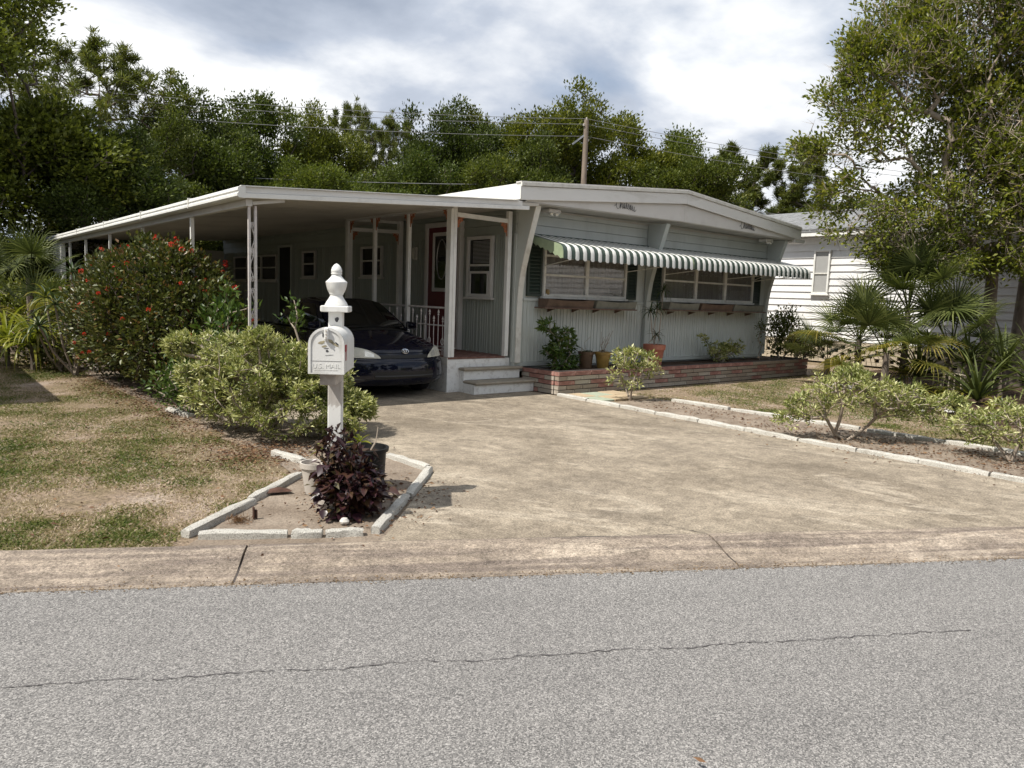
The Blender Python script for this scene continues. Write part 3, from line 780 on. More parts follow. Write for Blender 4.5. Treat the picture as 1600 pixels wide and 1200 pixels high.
# gable script lettering, bent from rod
def bez(pts, n=10):
    out = []
    P = [Vector((a, b, 0)) for a, b in pts]
    for i in range(len(P) - 1):
        p0 = P[max(i - 1, 0)]; p1 = P[i]; p2 = P[i + 1]; p3 = P[min(i + 2, len(P) - 1)]
        for k in range(n):
            t = k / n
            out.append(0.5 * ((2 * p1) + (p2 - p0) * t + (2 * p0 - 5 * p1 + 4 * p2 - p3) * t * t + (3 * p1 - p0 - 3 * p2 + p3) * t ** 3))
    out.append(P[-1]); return out
chateau = [[(1.05, 1.55), (0.85, 1.85), (0.45, 1.75), (0.12, 1.1), (0.2, 0.35), (0.6, 0.05), (1.05, 0.3), (1.3, 0.9), (1.5, 1.7), (1.38, 1.85), (1.32, 1.2), (1.3, 0.05), (1.45, 0.65), (1.72, 0.9), (1.8, 0.5), (1.82, 0.1), (2.05, 0.1),
            (2.3, 0.75), (2.6, 0.85), (2.3, 0.8), (2.15, 0.35), (2.4, 0.05), (2.62, 0.7), (2.62, 0.1), (2.85, 0.15), (3.1, 0.9), (3.2, 1.6), (3.12, 0.6), (3.2, 0.08), (3.5, 0.2), (3.78, 0.6), (3.7, 0.9), (3.5, 0.6), (3.55, 0.12), (3.85, 0.08), (4.15, 0.5),
            (4.5, 0.85), (4.2, 0.8), (4.05, 0.35), (4.3, 0.05), (4.5, 0.7), (4.52, 0.1), (4.75, 0.2), (4.95, 0.85), (4.95, 0.2), (5.2, 0.05), (5.42, 0.4), (5.5, 0.85), (5.5, 0.15), (5.75, 0.1), (6.1, 0.5)], [(2.85, 1.25), (3.2, 1.32), (3.55, 1.3)], [(0.0, 0.9), (-0.3, 0.7), (-0.5, 0.8)]]
for cx, sz, x_l in ((10.25, 0.08, 0), (14.12, 0.08, 1)):
    mb = MB()
    for stroke in chateau:
        pts = []
        for p in bez(stroke, 7):
            a = (p.x - 2.9) * sz * 1.1; arc = -0.5 * (a * a) + 0.01
            pts.append((cx + a, FY + 0.008, 3.262 + p.y * sz * 1.3 + arc - (0.03 if x_l else 0)))
        mb.tube(pts, 0.0038, 5)
    obj('script_lettering', mb, M['letter'], home, smooth=True)
# soffit floodlights
for x in (8.72, 15.35):
    lf = obj('floodlight', MB().box(x - 0.14, x + 0.14, 9.62, 9.82, 3.065, 3.13), M['fascia2'], home, bev=0.012)
    for dx in (-0.06, 0.06):
        obj('lamp', MB().lathe([(0.0, -0.05), (0.035, -0.045), (0.052, -0.02), (0.055, 0.0)], (x + dx, 9.66, 3.06), 12), M['lampin'], lf, smooth=True)
# front windows
def window(parent, axis, a0, a1, z0, z1, d, sashes, mid, frame=0.045, sill=True, curt=True, outm='white'):
    """window proud of a wall; axis 'x' -> wall plane y=d facing -y ; axis 'y' -> wall plane x=d facing -x"""
    def B(p0, p1, d0, d1, q0, q1):
        return MB().box(p0, p1, d - d1, d - d0, q0, q1) if axis == 'x' else MB().box(d - d1, d - d0, p0, p1, q0, q1)
    fr = MB()
    for mbx in (B(a0, a0 + frame, 0, .065, z0, z1), B(a1 - frame, a1, 0, .065, z0, z1), B(a0 + frame, a1 - frame, 0, .062, z1 - frame, z1), B(a0 + frame, a1 - frame, 0, .062, z0, z0 + frame)):
        fr.add(mbx.v, mbx.f)
    w = obj('window', fr, M[outm], parent, bev=0.004)
    sw = (a1 - a0 - 2 * frame) / sashes
    for i in range(1, sashes):
        c = a0 + frame + sw * i
        obj('mullion', B(c - 0.04, c + 0.04, 0.0, .066, z0 + frame, z1 - frame), M[outm], w, bev=0.004)
    for i in range(sashes):
        p0 = a0 + frame + sw * i + (0.04 if i else 0); p1 = a0 + frame + sw * (i + 1) - (0.04 if i < sashes - 1 else 0)
        for m in mid:
            obj('glazing_bar', B(p0, p1, 0.015, .05, m - 0.018, m + 0.018), M['whiteold'], w)
        if curt:
            mb = MB(); nn = 40
            def cf(u, v):
                a = p0 + 0.004 + (p1 - p0 - 0.008) * u; dd = d - 0.016 - 0.006 * math.sin(u * (p1 - p0) * 75) - 0.004 * math.sin(u * 31 + 1)
                z = z0 + frame + (z1 - z0 - 2 * frame) * v
                return (a, dd, z) if axis == 'x' else (dd, a, z)
            mb.sheet(cf, nn, 1)
            obj('curtain', mb, M['curtain'], w, smooth=True)
            obj('pane', B(p0, p1, 0.034, 0.037, z0 + frame, z1 - frame), M['pane'], w)
        else:
            obj('pane', B(p0, p1, 0.008, 0.02, z0 + frame, z1 - frame), M['glass'], w)
    if sill:
        obj('sill', B(a0 - 0.04, a1 + 0.04, 0, .09, z0 - 0.04, z0 - 0.002), M[outm], w, bev=0.004)
    return w
window(home, 'x', 8.79, 10.95, 1.64, 2.62, WY0 - 0.015, 2, (2.02, 2.36), outm='whiteold')
window(home, 'x', 12.06, 15.30, 1.66, 2.62, WY0 - 0.015, 3, (2.06,), outm='whiteold')
cup = MB().lathe([(0.03, 0), (0.04, 0.01), (0.042, 0.05), (0.034, 0.07), (0.034, 0.09)], (8.905, 9.945, 1.672), 12)
obj('window_ornament', cup, M['potyellow'], home, smooth=True)
# shutters with louvres
for x0, x1 in ((8.43, 8.765), (10.98, 11.27), (11.70, 12.02), (15.33, 15.62)):
    fr = MB().box(x0, x0 + .04, WY0 - .055, WY0 - .016, 1.63, 2.6).box(x1 - .04, x1, WY0 - .055, WY0 - .016, 1.63, 2.6).box(x0 + .04, x1 - .04, WY0 - .055, WY0 - .016, 1.63, 1.68).box(x0 + .04, x1 - .04, WY0 - .055, WY0 - .016, 2.55, 2.6).box(x0 + .04, x1 - .04, WY0 - .022, WY0 - .016, 1.68, 2.55)
    sh = obj('shutter', fr, M['shutter'], home)
    for k in range(14):
        z = 1.69 + k * 0.0615
        obj('louvre', MB().prism([(WY0 - .052, z), (WY0 - .026, z + .045), (WY0 - .026, z + .058), (WY0 - .052, z + .013)], 'x', x0 + .041, x1 - .041), M['shutter'], sh)
# window boxes on their shelf
sf = obj('window_shelf', MB().box(8.62, 11.02, 9.68, 9.965, 1.425, 1.448), M['boxrust'], home)
sf2 = obj('window_shelf', MB().box(11.98, 15.5, 9.68, 9.965, 1.445, 1.468), M['boxrust'], home)
def wbox(x0, x1, z, m):
    def cf(u, v):
        return (x0 + (x1 - x0) * u, 9.73 - 0.045 * v + 0.01 * math.sin(u * 5), z + 0.15 * v - 0.028 * math.sin(math.pi * u) * v)
    mb = MB().sheet(cf, 10, 2)
    mb.sheet(lambda u, v: (x0 + (x1 - x0) * u, 9.945, z + 0.15 * v), 4, 1)
    for x in (x0, x1):
        mb.add([(x, 9.73, z), (x, 9.945, z), (x, 9.945, z + .15), (x, 9.685, z + .15)], [(0, 1, 2, 3)])
    mb.box(x0, x1, 9.73, 9.94, z, z + 0.01)
    o = obj('window_box', mb, m, home)
    obj('soil', MB().box(x0 + .01, x1 - .01, 9.73, 9.94, z + 0.02, z + .085), M['soil'], o)
    for v in o.data.polygons: pass
    s = o.modifiers.new('solid', 'SOLIDIFY'); s.thickness = 0.008
wbox(8.70, 9.83, 1.45, M['boxbrown']); wbox(9.93, 11.0, 1.45, M['boxgrey'])
wbox(12.02, 12.98, 1.47, M['boxgrey']); wbox(13.08, 14.2, 1.47, M['boxbrown']); wbox(14.28, 15.42, 1.47, M['boxgrey'])
for x in (8.95, 9.55, 10.1, 10.7, 12.3, 13.0, 13.7, 14.4, 15.1):
    obj('shelf_bracket', MB().prism([(9.78, 1.425), (9.97, 1.425), (9.97, 1.36)], 'x', x - .012, x + .012), M['boxrust'], home)
# striped awnings: one part each, every slat a sub-part
def awning(x0, x1, npair):
    A = [(9.955, 2.70), (9.6, 2.615), (9.24, 2.53), (9.14, 2.50), (9.085, 2.455), (9.06, 2.38), (9.055, 2.275)]
    fr = MB().box(x0, x1, 9.93, 9.975, 2.66, 2.715).bar((x0 + .01, 9.08, 2.3), (x1 - .01, 9.08, 2.3), .02, .02)
    aw = obj('awning', fr, M['awngreen'], home)
    w = (x1 - x0) / (2 * npair)
    def slat(wd, off, drop):
        mb = MB(); n = len(A); vs = []
        for i, (y, z) in enumerate(A):
            dy, dz = (A[min(i + 1, n - 1)][0] - A[max(i - 1, 0)][0]), (A[min(i + 1, n - 1)][1] - A[max(i - 1, 0)][1])
            l = math.hypot(dy, dz); ny, nz = dz / l, -dy / l
            if nz < 0 and i < 4: ny, nz = -ny, -nz
            if i >= 4: ny, nz = (-abs(ny), abs(nz))
            e_ = (drop if i == n - 1 else 0)
            for xx, oo in ((0, off * .4), (wd * .22, off), (wd * .78, off), (wd, off * .4)):
                vs.append((xx, y + ny * oo, z + nz * oo - e_ * (1 if 0 < xx < wd else 0.2)))
        fs = [(i * 4 + j, i * 4 + j + 1, (i + 1) * 4 + j + 1, (i + 1) * 4 + j) for i in range(n - 1) for j in range(3)]
        return mb.add(vs, fs)
    mw = slat(w * 0.98, 0.007, 0.028).mesh('awning_slat', (0, 0, 0), M['awnwhite'], True)
    mg = slat(w * 0.98, 0.001, 0.012).mesh('awning_slat', (0, 0, 0), M['awngreen'], True)
    for i in range(2 * npair):
        link('awning_slat', mg if i % 2 == 0 else mw, aw, (x0 + i * w, 0, 0))
    # side cheek with scallops
    for xs in (x0 - 0.004, x1 + 0.004):
        pts = [(9.955, 2.69)] + [(y, z - .004) for y, z in A[1:]]
        low = []
        for i in range(7):
            y = 9.06 + (9.955 - 9.06) * i / 7
            zt = 2.28 + (2.60 - 2.28) * i / 7
            low += [(y + 0.02, zt), (y + 0.063, zt - 0.012), (y + 0.11, zt + 0.03)]
        obj('awning_cheek', MB().prism(pts + low, 'x', xs - .006, xs + .006), M['awnside'], aw, tri=True)
    return aw
awning(8.43, 11.86, 19)
awning(11.90, 16.22, 24)
for xa, xb in ((8.80, 8.86), (10.96, 11.3), (12.1, 12.5), (14.2, 14.9), (15.25, 14.6), (15.34, 15.8)):
    obj('awning_arm', MB().tube([(xa, 9.94, 2.17), (xb, 9.1, 2.31)], 0.009, 5), M['whiteold'], home)
# side wall: red door, windows, lamp
dr = MB().box(8.13, 8.2, 11.64, 12.68, 0.6, 2.9)
door = obj('front_door', dr, M['reddoor'], home, bev=0.004)
fr = MB().box(8.10, 8.2, 11.55, 11.64, .5, 2.99).box(8.10, 8.2, 12.68, 12.78, .5, 2.99).box(8.10, 8.2, 11.64, 12.68, 2.9, 2.99).box(8.08, 8.2, 11.64, 12.68, .52, .6)
obj('door_frame', fr, M['fascia2'], door, bev=0.004)
gl = MB()
for b in ((11.86, 11.93, 1.66, 2.8), (12.43, 12.5, 1.66, 2.8), (11.93, 12.43, 2.73, 2.8), (11.93, 12.43, 1.66, 1.73)):
    gl.box(8.105, 8.131, b[0], b[1], b[2], b[3])
obj('light_frame', gl, M['fascia2'], door, bev=0.004)
obj('pane', MB().box(8.118, 8.131, 11.93, 12.43, 1.73, 2.73), M['glass'], door)
ov = MB().tube([(8.112, 12.18 + .17 * math.cos(t), 2.28 + .38 * math.sin(t)) for t in [2 * math.pi * k / 24 for k in range(25)]], .012, 5)
obj('oval_lead', ov, M['metal'], door, smooth=True)
obj('door_knob', MB().lathe([(0.0, 0), (.03, .012), (.034, .03), (.02, .05), (.014, .08)], (0, 0, 0), 12).tube([(8.09, 11.77, 1.50), (8.13, 11.77, 1.50)], 0.02, 8) if False else MB().tube([(8.13, 11.78, 1.49), (8.09, 11.78, 1.49), (8.075, 11.78, 1.49), (8.06, 11.78, 1.49)], [.014, .014, .034, .024], 10), M['chrome'], door, smooth=True)
obj('deadbolt', MB().tube([(8.13, 11.78, 1.64), (8.10, 11.78, 1.64)], .028, 10), M['chrome'], door)
pl = window(home, 'y', 10.60, 11.37, 1.58, 2.68, WX0 - 0.015, 1, (2.16,), frame=0.06, curt=False, outm='fascia2')
obj('lower_sash', MB().box(8.125, 8.15, 10.69, 10.73, 1.62, 2.05).box(8.125, 8.15, 11.24, 11.28, 1.62, 2.05).box(8.125, 8.15, 10.73, 11.24, 2.01, 2.05), M['fascia2'], pl)
for k in range(17):
    obj('blind_slat', MB().box(8.16, 8.175, 10.68, 11.22, 2.2 + k * .024, 2.212 + k * .024), M['blind'], pl)
window(home, 'y', 14.58, 15.54, 1.94, 2.62, WX0 - 0.015, 1, (2.3,), curt=False, outm='fascia2')
window(home, 'y', 18.0, 18.8, 1.92, 2.6, WX0 - 0.015, 1, (2.27,), curt=False, outm='fascia2')
window(home, 'y', 20.55, 24.05, 1.82, 2.56, WX0 - 0.015, 3, (2.2,), curt=False, outm='fascia2')
d2 = obj('side_door', MB().box(8.15, 8.185, 19.55, 20.35, 0.6, 2.74), M['darkdoor'], home)
obj('door_frame', MB().box(8.12, 8.19, 19.48, 19.55, .6, 2.8).box(8.12, 8.19, 20.35, 20.42, .6, 2.8).box(8.12, 8.19, 19.55, 20.35, 2.74, 2.8), M['trimgreen'], d2)
wl = obj('wall_lamp', MB().box(8.14, 8.185, 13.17, 13.27, 2.29, 2.55), M['whiteold'], home, bev=0.01)
obj('lamp_glass', MB().lathe([(0.03, 0), (.045, .03), (.045, .19), (.03, .22)], (8.10, 13.22, 2.31), 10), M['lamp'], wl, smooth=True)

# ------------------------------------------------------------------ carport
cp = thing('carport', 'long white flat carport roof on slim posts along the left of the home', 'carport', (3.4, 9.5, 0))
CX0, CX1, CY0, CY1 = 3.27, 7.745, 9.42, 25.2
def cz(x): return 2.815 + (x - CX0) * 0.0685
# roof pans running across: each 0.3 m wide with upstanding ribs
npan = 52
pwid = (CY1 - CY0) / npan
pan = MB().prism([(0, 0), (pwid - .012, 0), (pwid - .012, 0.012), (0, .012)], 'x', 0, 1)
for i in range(npan):
    y = CY0 + i * pwid
    mb = MB()
    vs = []
    for x in (CX0 + .06, 8.17):
        z = cz(x) - 0.045
        vs += [(x, y, z), (x, y + pwid - .03, z), (x, y + pwid - .03, z + .04), (x, y + pwid, z + .04), (x, y + pwid, z + .05), (x, y, z + .05)]
    fs = [(k, (k + 1) % 6, 6 + (k + 1) % 6, 6 + k) for k in range(6)] + [(0, 1, 2, 5), (2, 3, 4, 5), (6, 7, 8, 11), (8, 9, 10, 11)]
    obj('roof_pan', mb.add(vs, fs), M['ceil'], cp)
def fasc(y0, y1, dz0, dz1, x0, x1):
    vs = [(x, y, cz(x) + dz) for x in (x0, x1) for y in (y0, y1) for dz in (dz0, dz1)]
    return MB().add(vs, [(0, 1, 3, 2), (4, 6, 7, 5), (0, 4, 5, 1), (2, 3, 7, 6), (0, 2, 6, 4), (1, 5, 7, 3)])
obj('front_fascia', fasc(CY0 - .05, CY0 - .004, -.115, -.055, CX0, CX1 + .18), M['white'], cp, bev=0.004)
obj('front_fascia', fasc(CY0 - .035, CY0 - .004, -.052, .022, CX0, CX1 + .04), M['fascia'], cp, bev=0.004)
obj('front_fascia', fasc(CY0 - .062, CY0 - .006, .024, .036, CX0 - .01, CX1 - .05), M['white'], cp)
gp = [(CX0 - .03, 2.70), (CX0 + .05, 2.70), (CX0 + .05, 2.84), (CX0 - .02, 2.84), (CX0 - .045, 2.825), (CX0 - .05, 2.79), (CX0 - .035, 2.77), (CX0 - .055, 2.75), (CX0 - .055, 2.72)]
obj('gutter', MB().prism(gp, 'y', CY0 - .06, CY1 + .1), M['white'], cp, smooth=True)
for y in (11.4, 14.2, 17.3, 20.4, 23.3):
    obj('gutter_strap', MB().prism([(CX0 - .06, 2.705), (CX0 + .052, 2.705), (CX0 + .052, 2.85), (CX0 - .06, 2.85)], 'y', y, y + .03), M['whiteold'], cp)
# header under the left edge
obj('header_beam', MB().box(3.36, 3.44, CY0 + .05, CY1, 2.62, 2.70), M['fascia2'], cp)
obj('ceiling_beam', MB().box(6.86, 6.95, 10.0, 13.75, 2.98, 3.05), M['fascia2'], cp)
# scrolled corner column
colm = obj('column', MB().box(3.395, 3.425, 9.49, 9.52, 0, 2.63).box(3.475, 3.505, 9.49, 9.52, 0, 2.63), M['iron'], cp)
sc = MB()
for k, z0 in enumerate((0.25, 0.72, 1.19, 1.66, 2.02)):
    flip = 1 if k % 2 else -1
    pts = []
    for i in range(40):
        u = i / 39
        pts.append((3.45 + flip * 0.026 * math.cos(u * math.pi * 2.0), 9.505, z0 + 0.42 * u))
    sc.tube(pts, .006, 4)
    for zc, sg in ((z0 + .05, 1), (z0 + .37, -1)):
        pts = [(3.45 + sg * flip * (0.006 + 0.017 * (1 - t / 20)) * math.cos(t * .55), 9.505, zc + (0.006 + .034 * (1 - t / 20)) * math.sin(t * .55)) for t in range(20)]
        sc.tube(pts, .0055, 4)
obj('scrollwork', sc, M['iron'], colm, smooth=True)
obj('post_bracket', MB().bar((3.45, 9.5, 2.66), (3.85, 9.46, 2.73), .05, .04), M['fascia2'], cp)
for y in (11.9, 14.9, 17.7, 20.4, 22.6):
    obj('post', MB().box(3.38, 3.43, y - .025, y + .025, 0, 2.63), M['white'], cp)
# closed shed end
obj('shed_wall', MB().box(3.42, 8.1, 24.9, 25.0, 0, 2.75), M['fascia2'], cp)
obj('shed_side', MB().box(3.34, 3.44, 23.6, 25.1, 0, 2.62), M['white'], cp)
obj('shed_door', MB().box(4.6, 5.6, 24.84, 24.895, 0, 2.2), M['darkdoor'], cp)
obj('screen_panel', MB().box(3.36, 3.42, 20.45, 22.55, 0, 1.1), M['white'], cp)

# ------------------------------------------------------------------ porch
po = thing('porch', 'raised porch with brick floor and white posts by the red door', 'porch', (6.9, 10.1, 0))
PX0, PX1, PY0, PY1 = 6.86, 8.17, 10.06, 13.8
obj('porch_base', MB().box(PX0, PX1, PY0, PY1, 0, .545), M['stepwhite'], po)
bm_ = [MB().box(0, .195, 0, .092, 0, .028).mesh('brick', (0, 0, 0), M['porchbrick']), MB().box(0, .195, 0, .092, 0, .030).mesh('brick', (0, 0, 0), M['porchbrick'])]
nb = 0
for j in range(37):
    for i in range(7):
        x = PX0 + .0 + i * .2 - (0.1 if j % 2 else 0); y = PY0 - .01 + j * .1
        if x < PX0 - .02 or x + .195 > PX1 + .02 or nb >= 290: continue
        link('brick', bm_[(i + j) % 2], po, (x, y, .549)); nb += 1
obj('floor_edge', MB().box(PX0 - .012, PX0 + .0, PY0 - .012, PY1, .46, .575), M['whiteold'], po)
def post(x, y, w, z0, z1, m='white'):
    mb = MB().box(x - w / 2, x - w * .06, y - w / 2, y + w / 2, z0, z1).box(x + w * .02, x + w / 2, y - w / 2 + .01, y + w / 2 - .004, z0, z1)
    return obj('post', mb, M[m], po, bev=0.003)
post(6.93, 10.12, .13, .58, 3.0); post(8.05, 10.04, .085, .58, 3.05)
post(6.9, 11.4, .07, .58, 2.98); post(6.9, 12.62, .07, .58, 2.98); post(6.9, 13.68, .11, .58, 2.98); post(8.1, 13.74, .1, .58, 3.1)
obj('top_beam', MB().bar((6.99, 10.08, 2.90), (8.01, 10.05, 2.885), .05, .07), M['white'], po)
obj('top_beam', MB().bar((6.95, 13.7, 2.83), (8.06, 13.74, 2.87), .05, .07), M['white'], po)
obj('top_beam', MB().bar((6.95, 13.7, 3.02), (8.06, 13.74, 3.06), .05, .05), M['white'], po)
def scroll(c, dirx, diry):
    """cast iron corner bracket in the corner under a beam: c the corner, (dirx,diry) the horizontal direction away from the post"""
    mb = MB(); c = Vector(c); h = Vector((dirx, diry, 0)); z = Vector((0, 0, -1))
    mb.tube([c, c + h * .15], .009, 5); mb.tube([c, c + z * .22], .009, 5)
    mb.tube([c + h * .15 * (1 - t) ** 1.0 + z * .22 * t - (h * .05 + z * .06) * math.sin(math.pi * t) for t in [k / 8 for k in range(9)]], .008, 5)
    for a0, b0, r_ in ((.045, .05, .035), (.1, .035, .025), (.03, .13, .026)):
        mb.tube([c + h * (a0 + r_ * (1 - k / 26) * math.cos(k * .6)) + z * (b0 + r_ * (1 - k / 26) * math.sin(k * .6)) for k in range(18)], .007, 5)
    sidev = h.cross(z)
    mb.add([c + h * .02 + z * .02 + sidev * .002, c + h * .11 + z * .025 + sidev * .002, c + h * .025 + z * .17 + sidev * .002, c + h * .02 + z * .02 - sidev * .002, c + h * .11 + z * .025 - sidev * .002, c + h * .025 + z * .17 - sidev * .002], [(0, 1, 2), (3, 5, 4), (0, 3, 4, 1), (1, 4, 5, 2), (2, 5, 3, 0)])
    return obj('corner_bracket', mb, M['bracket'], po)
for c, a, b in (((7.0, 10.1, 2.86), 1, 0), ((8.0, 10.04, 2.85), -1, 0), ((6.9, 11.44, 2.975), 0, 1), ((6.9, 11.36, 2.975), 0, -1), ((6.9, 12.66, 2.975), 0, 1), ((6.9, 12.58, 2.975), 0, -1), ((6.9, 13.62, 2.975), 0, -1), ((8.05, 13.73, 2.83), -1, 0), ((6.97, 13.7, 2.79), 1, 0), ((6.9, 10.2, 2.975), 0, 1)):
    scroll(c, a, b)
ral = obj('railing', MB().tube([(6.9, 10.18, 1.385), (6.9, 13.62, 1.385)], .017, 6).tube([(6.9, 10.18, 1.09), (6.9, 13.62, 1.09)], .011, 6).tube([(6.9, 10.18, .68), (6.9, 13.62, .68)], .011, 6), M['iron'], po)
for k in range(25):
    y = 10.28 + k * .135
    if min(abs(y - p) for p in (11.4, 12.62)) < .06: continue
    zt = 1.33 if k % 2 else 1.22
    mb = MB().tube([(6.9, y, .6), (6.9, y, zt - .05)], .0065, 5).lathe([(.006, -.08), (.018, -.062), (.007, -.045), (.02, -.022), (.012, 0.0), (0, .035)], (6.9, y, zt), 8)
    if k % 3 == 0:
        for sg in (-1, 1):
            mb.tube([(6.9, y, .76)] + [(6.9, y + sg * .045 * math.sin(t * math.pi) * (1 if t < .8 else .7), .76 + .13 * t) for t in [i / 9 for i in range(1, 10)]], .006, 4)
    obj('picket', mb, M['iron'], ral, smooth=True)
# steps
stp = thing('porch_steps', 'two chipped white steps with tan treads leading to the porch', 'steps', (7.7, 9.6, 0))
obj('riser', MB().box(7.13, 8.38, 9.62, 10.055, 0, .155), M['stepwhite'], stp, bev=0.006)
obj('tread', MB().box(7.10, 8.41, 9.57, 9.95, .158, .2), M['tread'], stp, bev=0.012)
obj('riser', MB().box(7.13, 8.31, 9.93, 10.055, .203, .36), M['stepwhite'], stp, bev=0.006)
obj('tread', MB().box(7.08, 8.34, 9.88, 10.055, .363, .41), M['tread'], stp, bev=0.012)
obj('side_panel', MB().prism([(10.058, 0), (10.058, .36), (9.93, .36), (9.93, .157), (9.62, .157), (9.62, 0)], 'x', 7.105, 7.128), M['stepwhite'], stp)

# ------------------------------------------------------------------ brick planter
rzp = math.atan2(0.22, 8.4)
pt = thing('brick_planter', 'long low planter of red, white and grey bricks below the front windows', 'planter', (8.4, 9.02, 0), rzp)
PLn, PD, BH, BLn = 8.35, 0.93, 0.078, 0.395
obj('mortar_core', MB().box(.03, PLn - .03, .025, .12, -.02, .392).box(.03, .12, .12, PD, -.02, .392).box(PLn - .12, PLn - .03, .12, PD, -.02, .392), M['mortar'], pt)
obj('soil', MB().box(.12, PLn - .12, .12, PD, .2, .36), M['soil'], pt)
def brickm(l, dpt, mname):
    rs = random.Random(int(l * 1000) + len(mname)); b = MB().box(-l / 2, l / 2, 0, dpt, 0, BH - .012)
    b.v = [(x + rs.uniform(-.005, .005), y + rs.uniform(-.005, .005), z + rs.uniform(-.003, .003)) for x, y, z in b.v]
    return b.mesh('brick', (0, 0, 0), M[mname])
cache = {}
def bk(l, d, mn):
    k = (round(l, 3), d, mn)
    if k not in cache: cache[k] = brickm(l, d, mn)
    return cache[k]
rb = random.Random(3)
for c in range(5):
    z = .004 + c * BH
    x = 0.0; first = True
    off = (c % 2) * .5
    while x < PLn - .05:
        l = BLn * (1 - off) if first and off else BLn
        l = min(l, PLn - x); first = False
        if c == 4: mn = 'brickred' if x < 5.2 or rb.random() < .5 else 'brickgrey'
        elif x < 3.0: mn = rb.choice(['brickwhite', 'brickwhite', 'brickred', 'brickwhite', 'brickgrey'])
        else: mn = rb.choice(['brickgrey', 'brickgrey', 'brickred', 'brickwhite'])
        o = link('brick', bk(l - .014, .13 if c == 4 else .1, mn), pt, (x + l / 2, -(.008 if c == 4 else 0) + rb.uniform(-.004, .004), z), (0, 0, 0))
        x += l
    for xs, sgn in ((0.0, 1), (PLn, -1)):
        y = .11
        k = 0
        while y < PD - .02:
            l = min(BLn * (.6 if (k == 0 and c % 2) else 1), PD - y)
            mn = 'brickred' if c == 4 else rb.choice(['brickwhite', 'brickred', 'brickwhite'])
            link('brick', bk(l - .014, .1, mn), pt, (xs + (0.0), y + l / 2, z), (0, 0, -sgn * math.pi / 2))
            y += l; k += 1

# ------------------------------------------------------------------ car
car = thing('parked_car', 'dark blue compact sedan parked nose out under the carport', 'car', (5.86, 9.66, 0), local=True)
ROW = np.array([  # s, z, half width, crown, plan
    (.34, .18, .66, 0, .20), (.12, .20, .72, 0, .22), (.03, .26, .79, 0, .26), (0, .34, .815, 0, .29), (-.005, .46, .825, 0, .31), (.012, .56, .828, 0, .31), (.04, .60, .822, 0, .31), (.06, .66, .812, 0, .31),
    (.085, .725, .80, -.02, .33), (.14, .77, .79, -.01, .36), (.32, .845, .785, .02, .36), (.62, .935, .78, .05, .31), (1.02, 1.03, .765, .085, .22)])
def crow(u):
    i = int(min(max(math.floor(u), 0), 11)); t = u - i
    p0, p1, p2, p3 = ROW[max(i - 1, 0)], ROW[i], ROW[i + 1], ROW[min(i + 2, 12)]
    if t < 0: return p1
    return 0.5 * (2 * p1 + (p2 - p0) * t + (2 * p0 - 5 * p1 + 4 * p2 - p3) * t * t + (3 * p1 - p0 - 3 * p2 + p3) * t ** 3)
def cfs(u, xh, off=0.0):
    def pos(u, xh):
        s, z, w, cr, pl_ = crow(u)
        x = xh * w * (1 - 0.0 * xh * xh)
        return Vector((x, s + pl_ * abs(xh) ** 2.7, z - cr * xh * xh))
    p = pos(u, xh)
    if off:
        e_ = .02
        du = pos(min(u + e_, 12), xh) - pos(max(u - e_, 0), xh); dxx = pos(u, min(xh + e_, 1)) - pos(u, max(xh - e_, -1))
        n = dxx.cross(du).normalized()
        if n.y > 0 and n.z < .5: n = -n
        if n.z < -0.2: n = -n
        p = p + n * off
    return p
def cpatch(u0, u1, x0, x1, off=0, nu=14, nv=24):
    return MB().sheet(lambda a, b: cfs(u0 + (u1 - u0) * b, x0 + (x1 - x0) * a, off), nv, nu)
obj('bumper', cpatch(0, 6.25, -1, 1, 0, 40, 40), M['car'], car, smooth=True)
obj('bonnet', cpatch(7.6, 12, -1, 1, 0.004, 30, 40), M['car'], car, smooth=True)
obj('grille_panel', cpatch(6.2, 7.7, -1, 1, -0.012, 10, 40), M['car'], car, smooth=True)
obj('grille', cpatch(6.35, 7.15, -.5, .5, 0.003, 6, 30), M['black'], car)
obj('lower_intake', cpatch(2.7, 3.7, -.62, .62, 0.004, 6, 30), M['black'], car)
obj('intake_bar', cpatch(3.12, 3.28, -.62, .62, 0.012, 2, 30), M['cargrey'], car)
for sg in (-1, 1):
    obj('bumper_corner', MB().sheet(lambda a, b, sg=sg: cfs(1.2 + (2.9 - 1.2) * b * (0.75 + .25 * a), sg * (.55 + .45 * a), .006), 14, 8), M['cargrey'], car, smooth=True)
obj('bumper_lip', cpatch(1.2, 2.35, -.56, .56, .005, 6, 26), M['cargrey'], car, smooth=True)
obj('plate_recess', cpatch(3.95, 5.0, -.2, .2, .004, 4, 8), M['car'], car)
# headlights
for sg in (-1, 1):
    def hl(a, b, sg=sg, o_=0.012):
        xh = .5 + .485 * a
        lo = 6.35 + .12 * a
        hi = 6.55 + 2.55 * (a ** .62)
        return cfs(lo + (hi - lo) * b, sg * xh, o_)
    h = obj('headlight', MB().sheet(hl, 18, 12), M['lamp'], car, smooth=True)
    obj('reflector', MB().sheet(lambda a, b: hl(.22 + .3 * a, .18 + .62 * b, sg, .017), 10, 8), M['lampin'], h, smooth=True)
    obj('indicator', MB().sheet(lambda a, b: hl(.66 + .3 * a, .15 + .7 * b, sg, .016), 8, 8), M['lamp'], h, smooth=True)
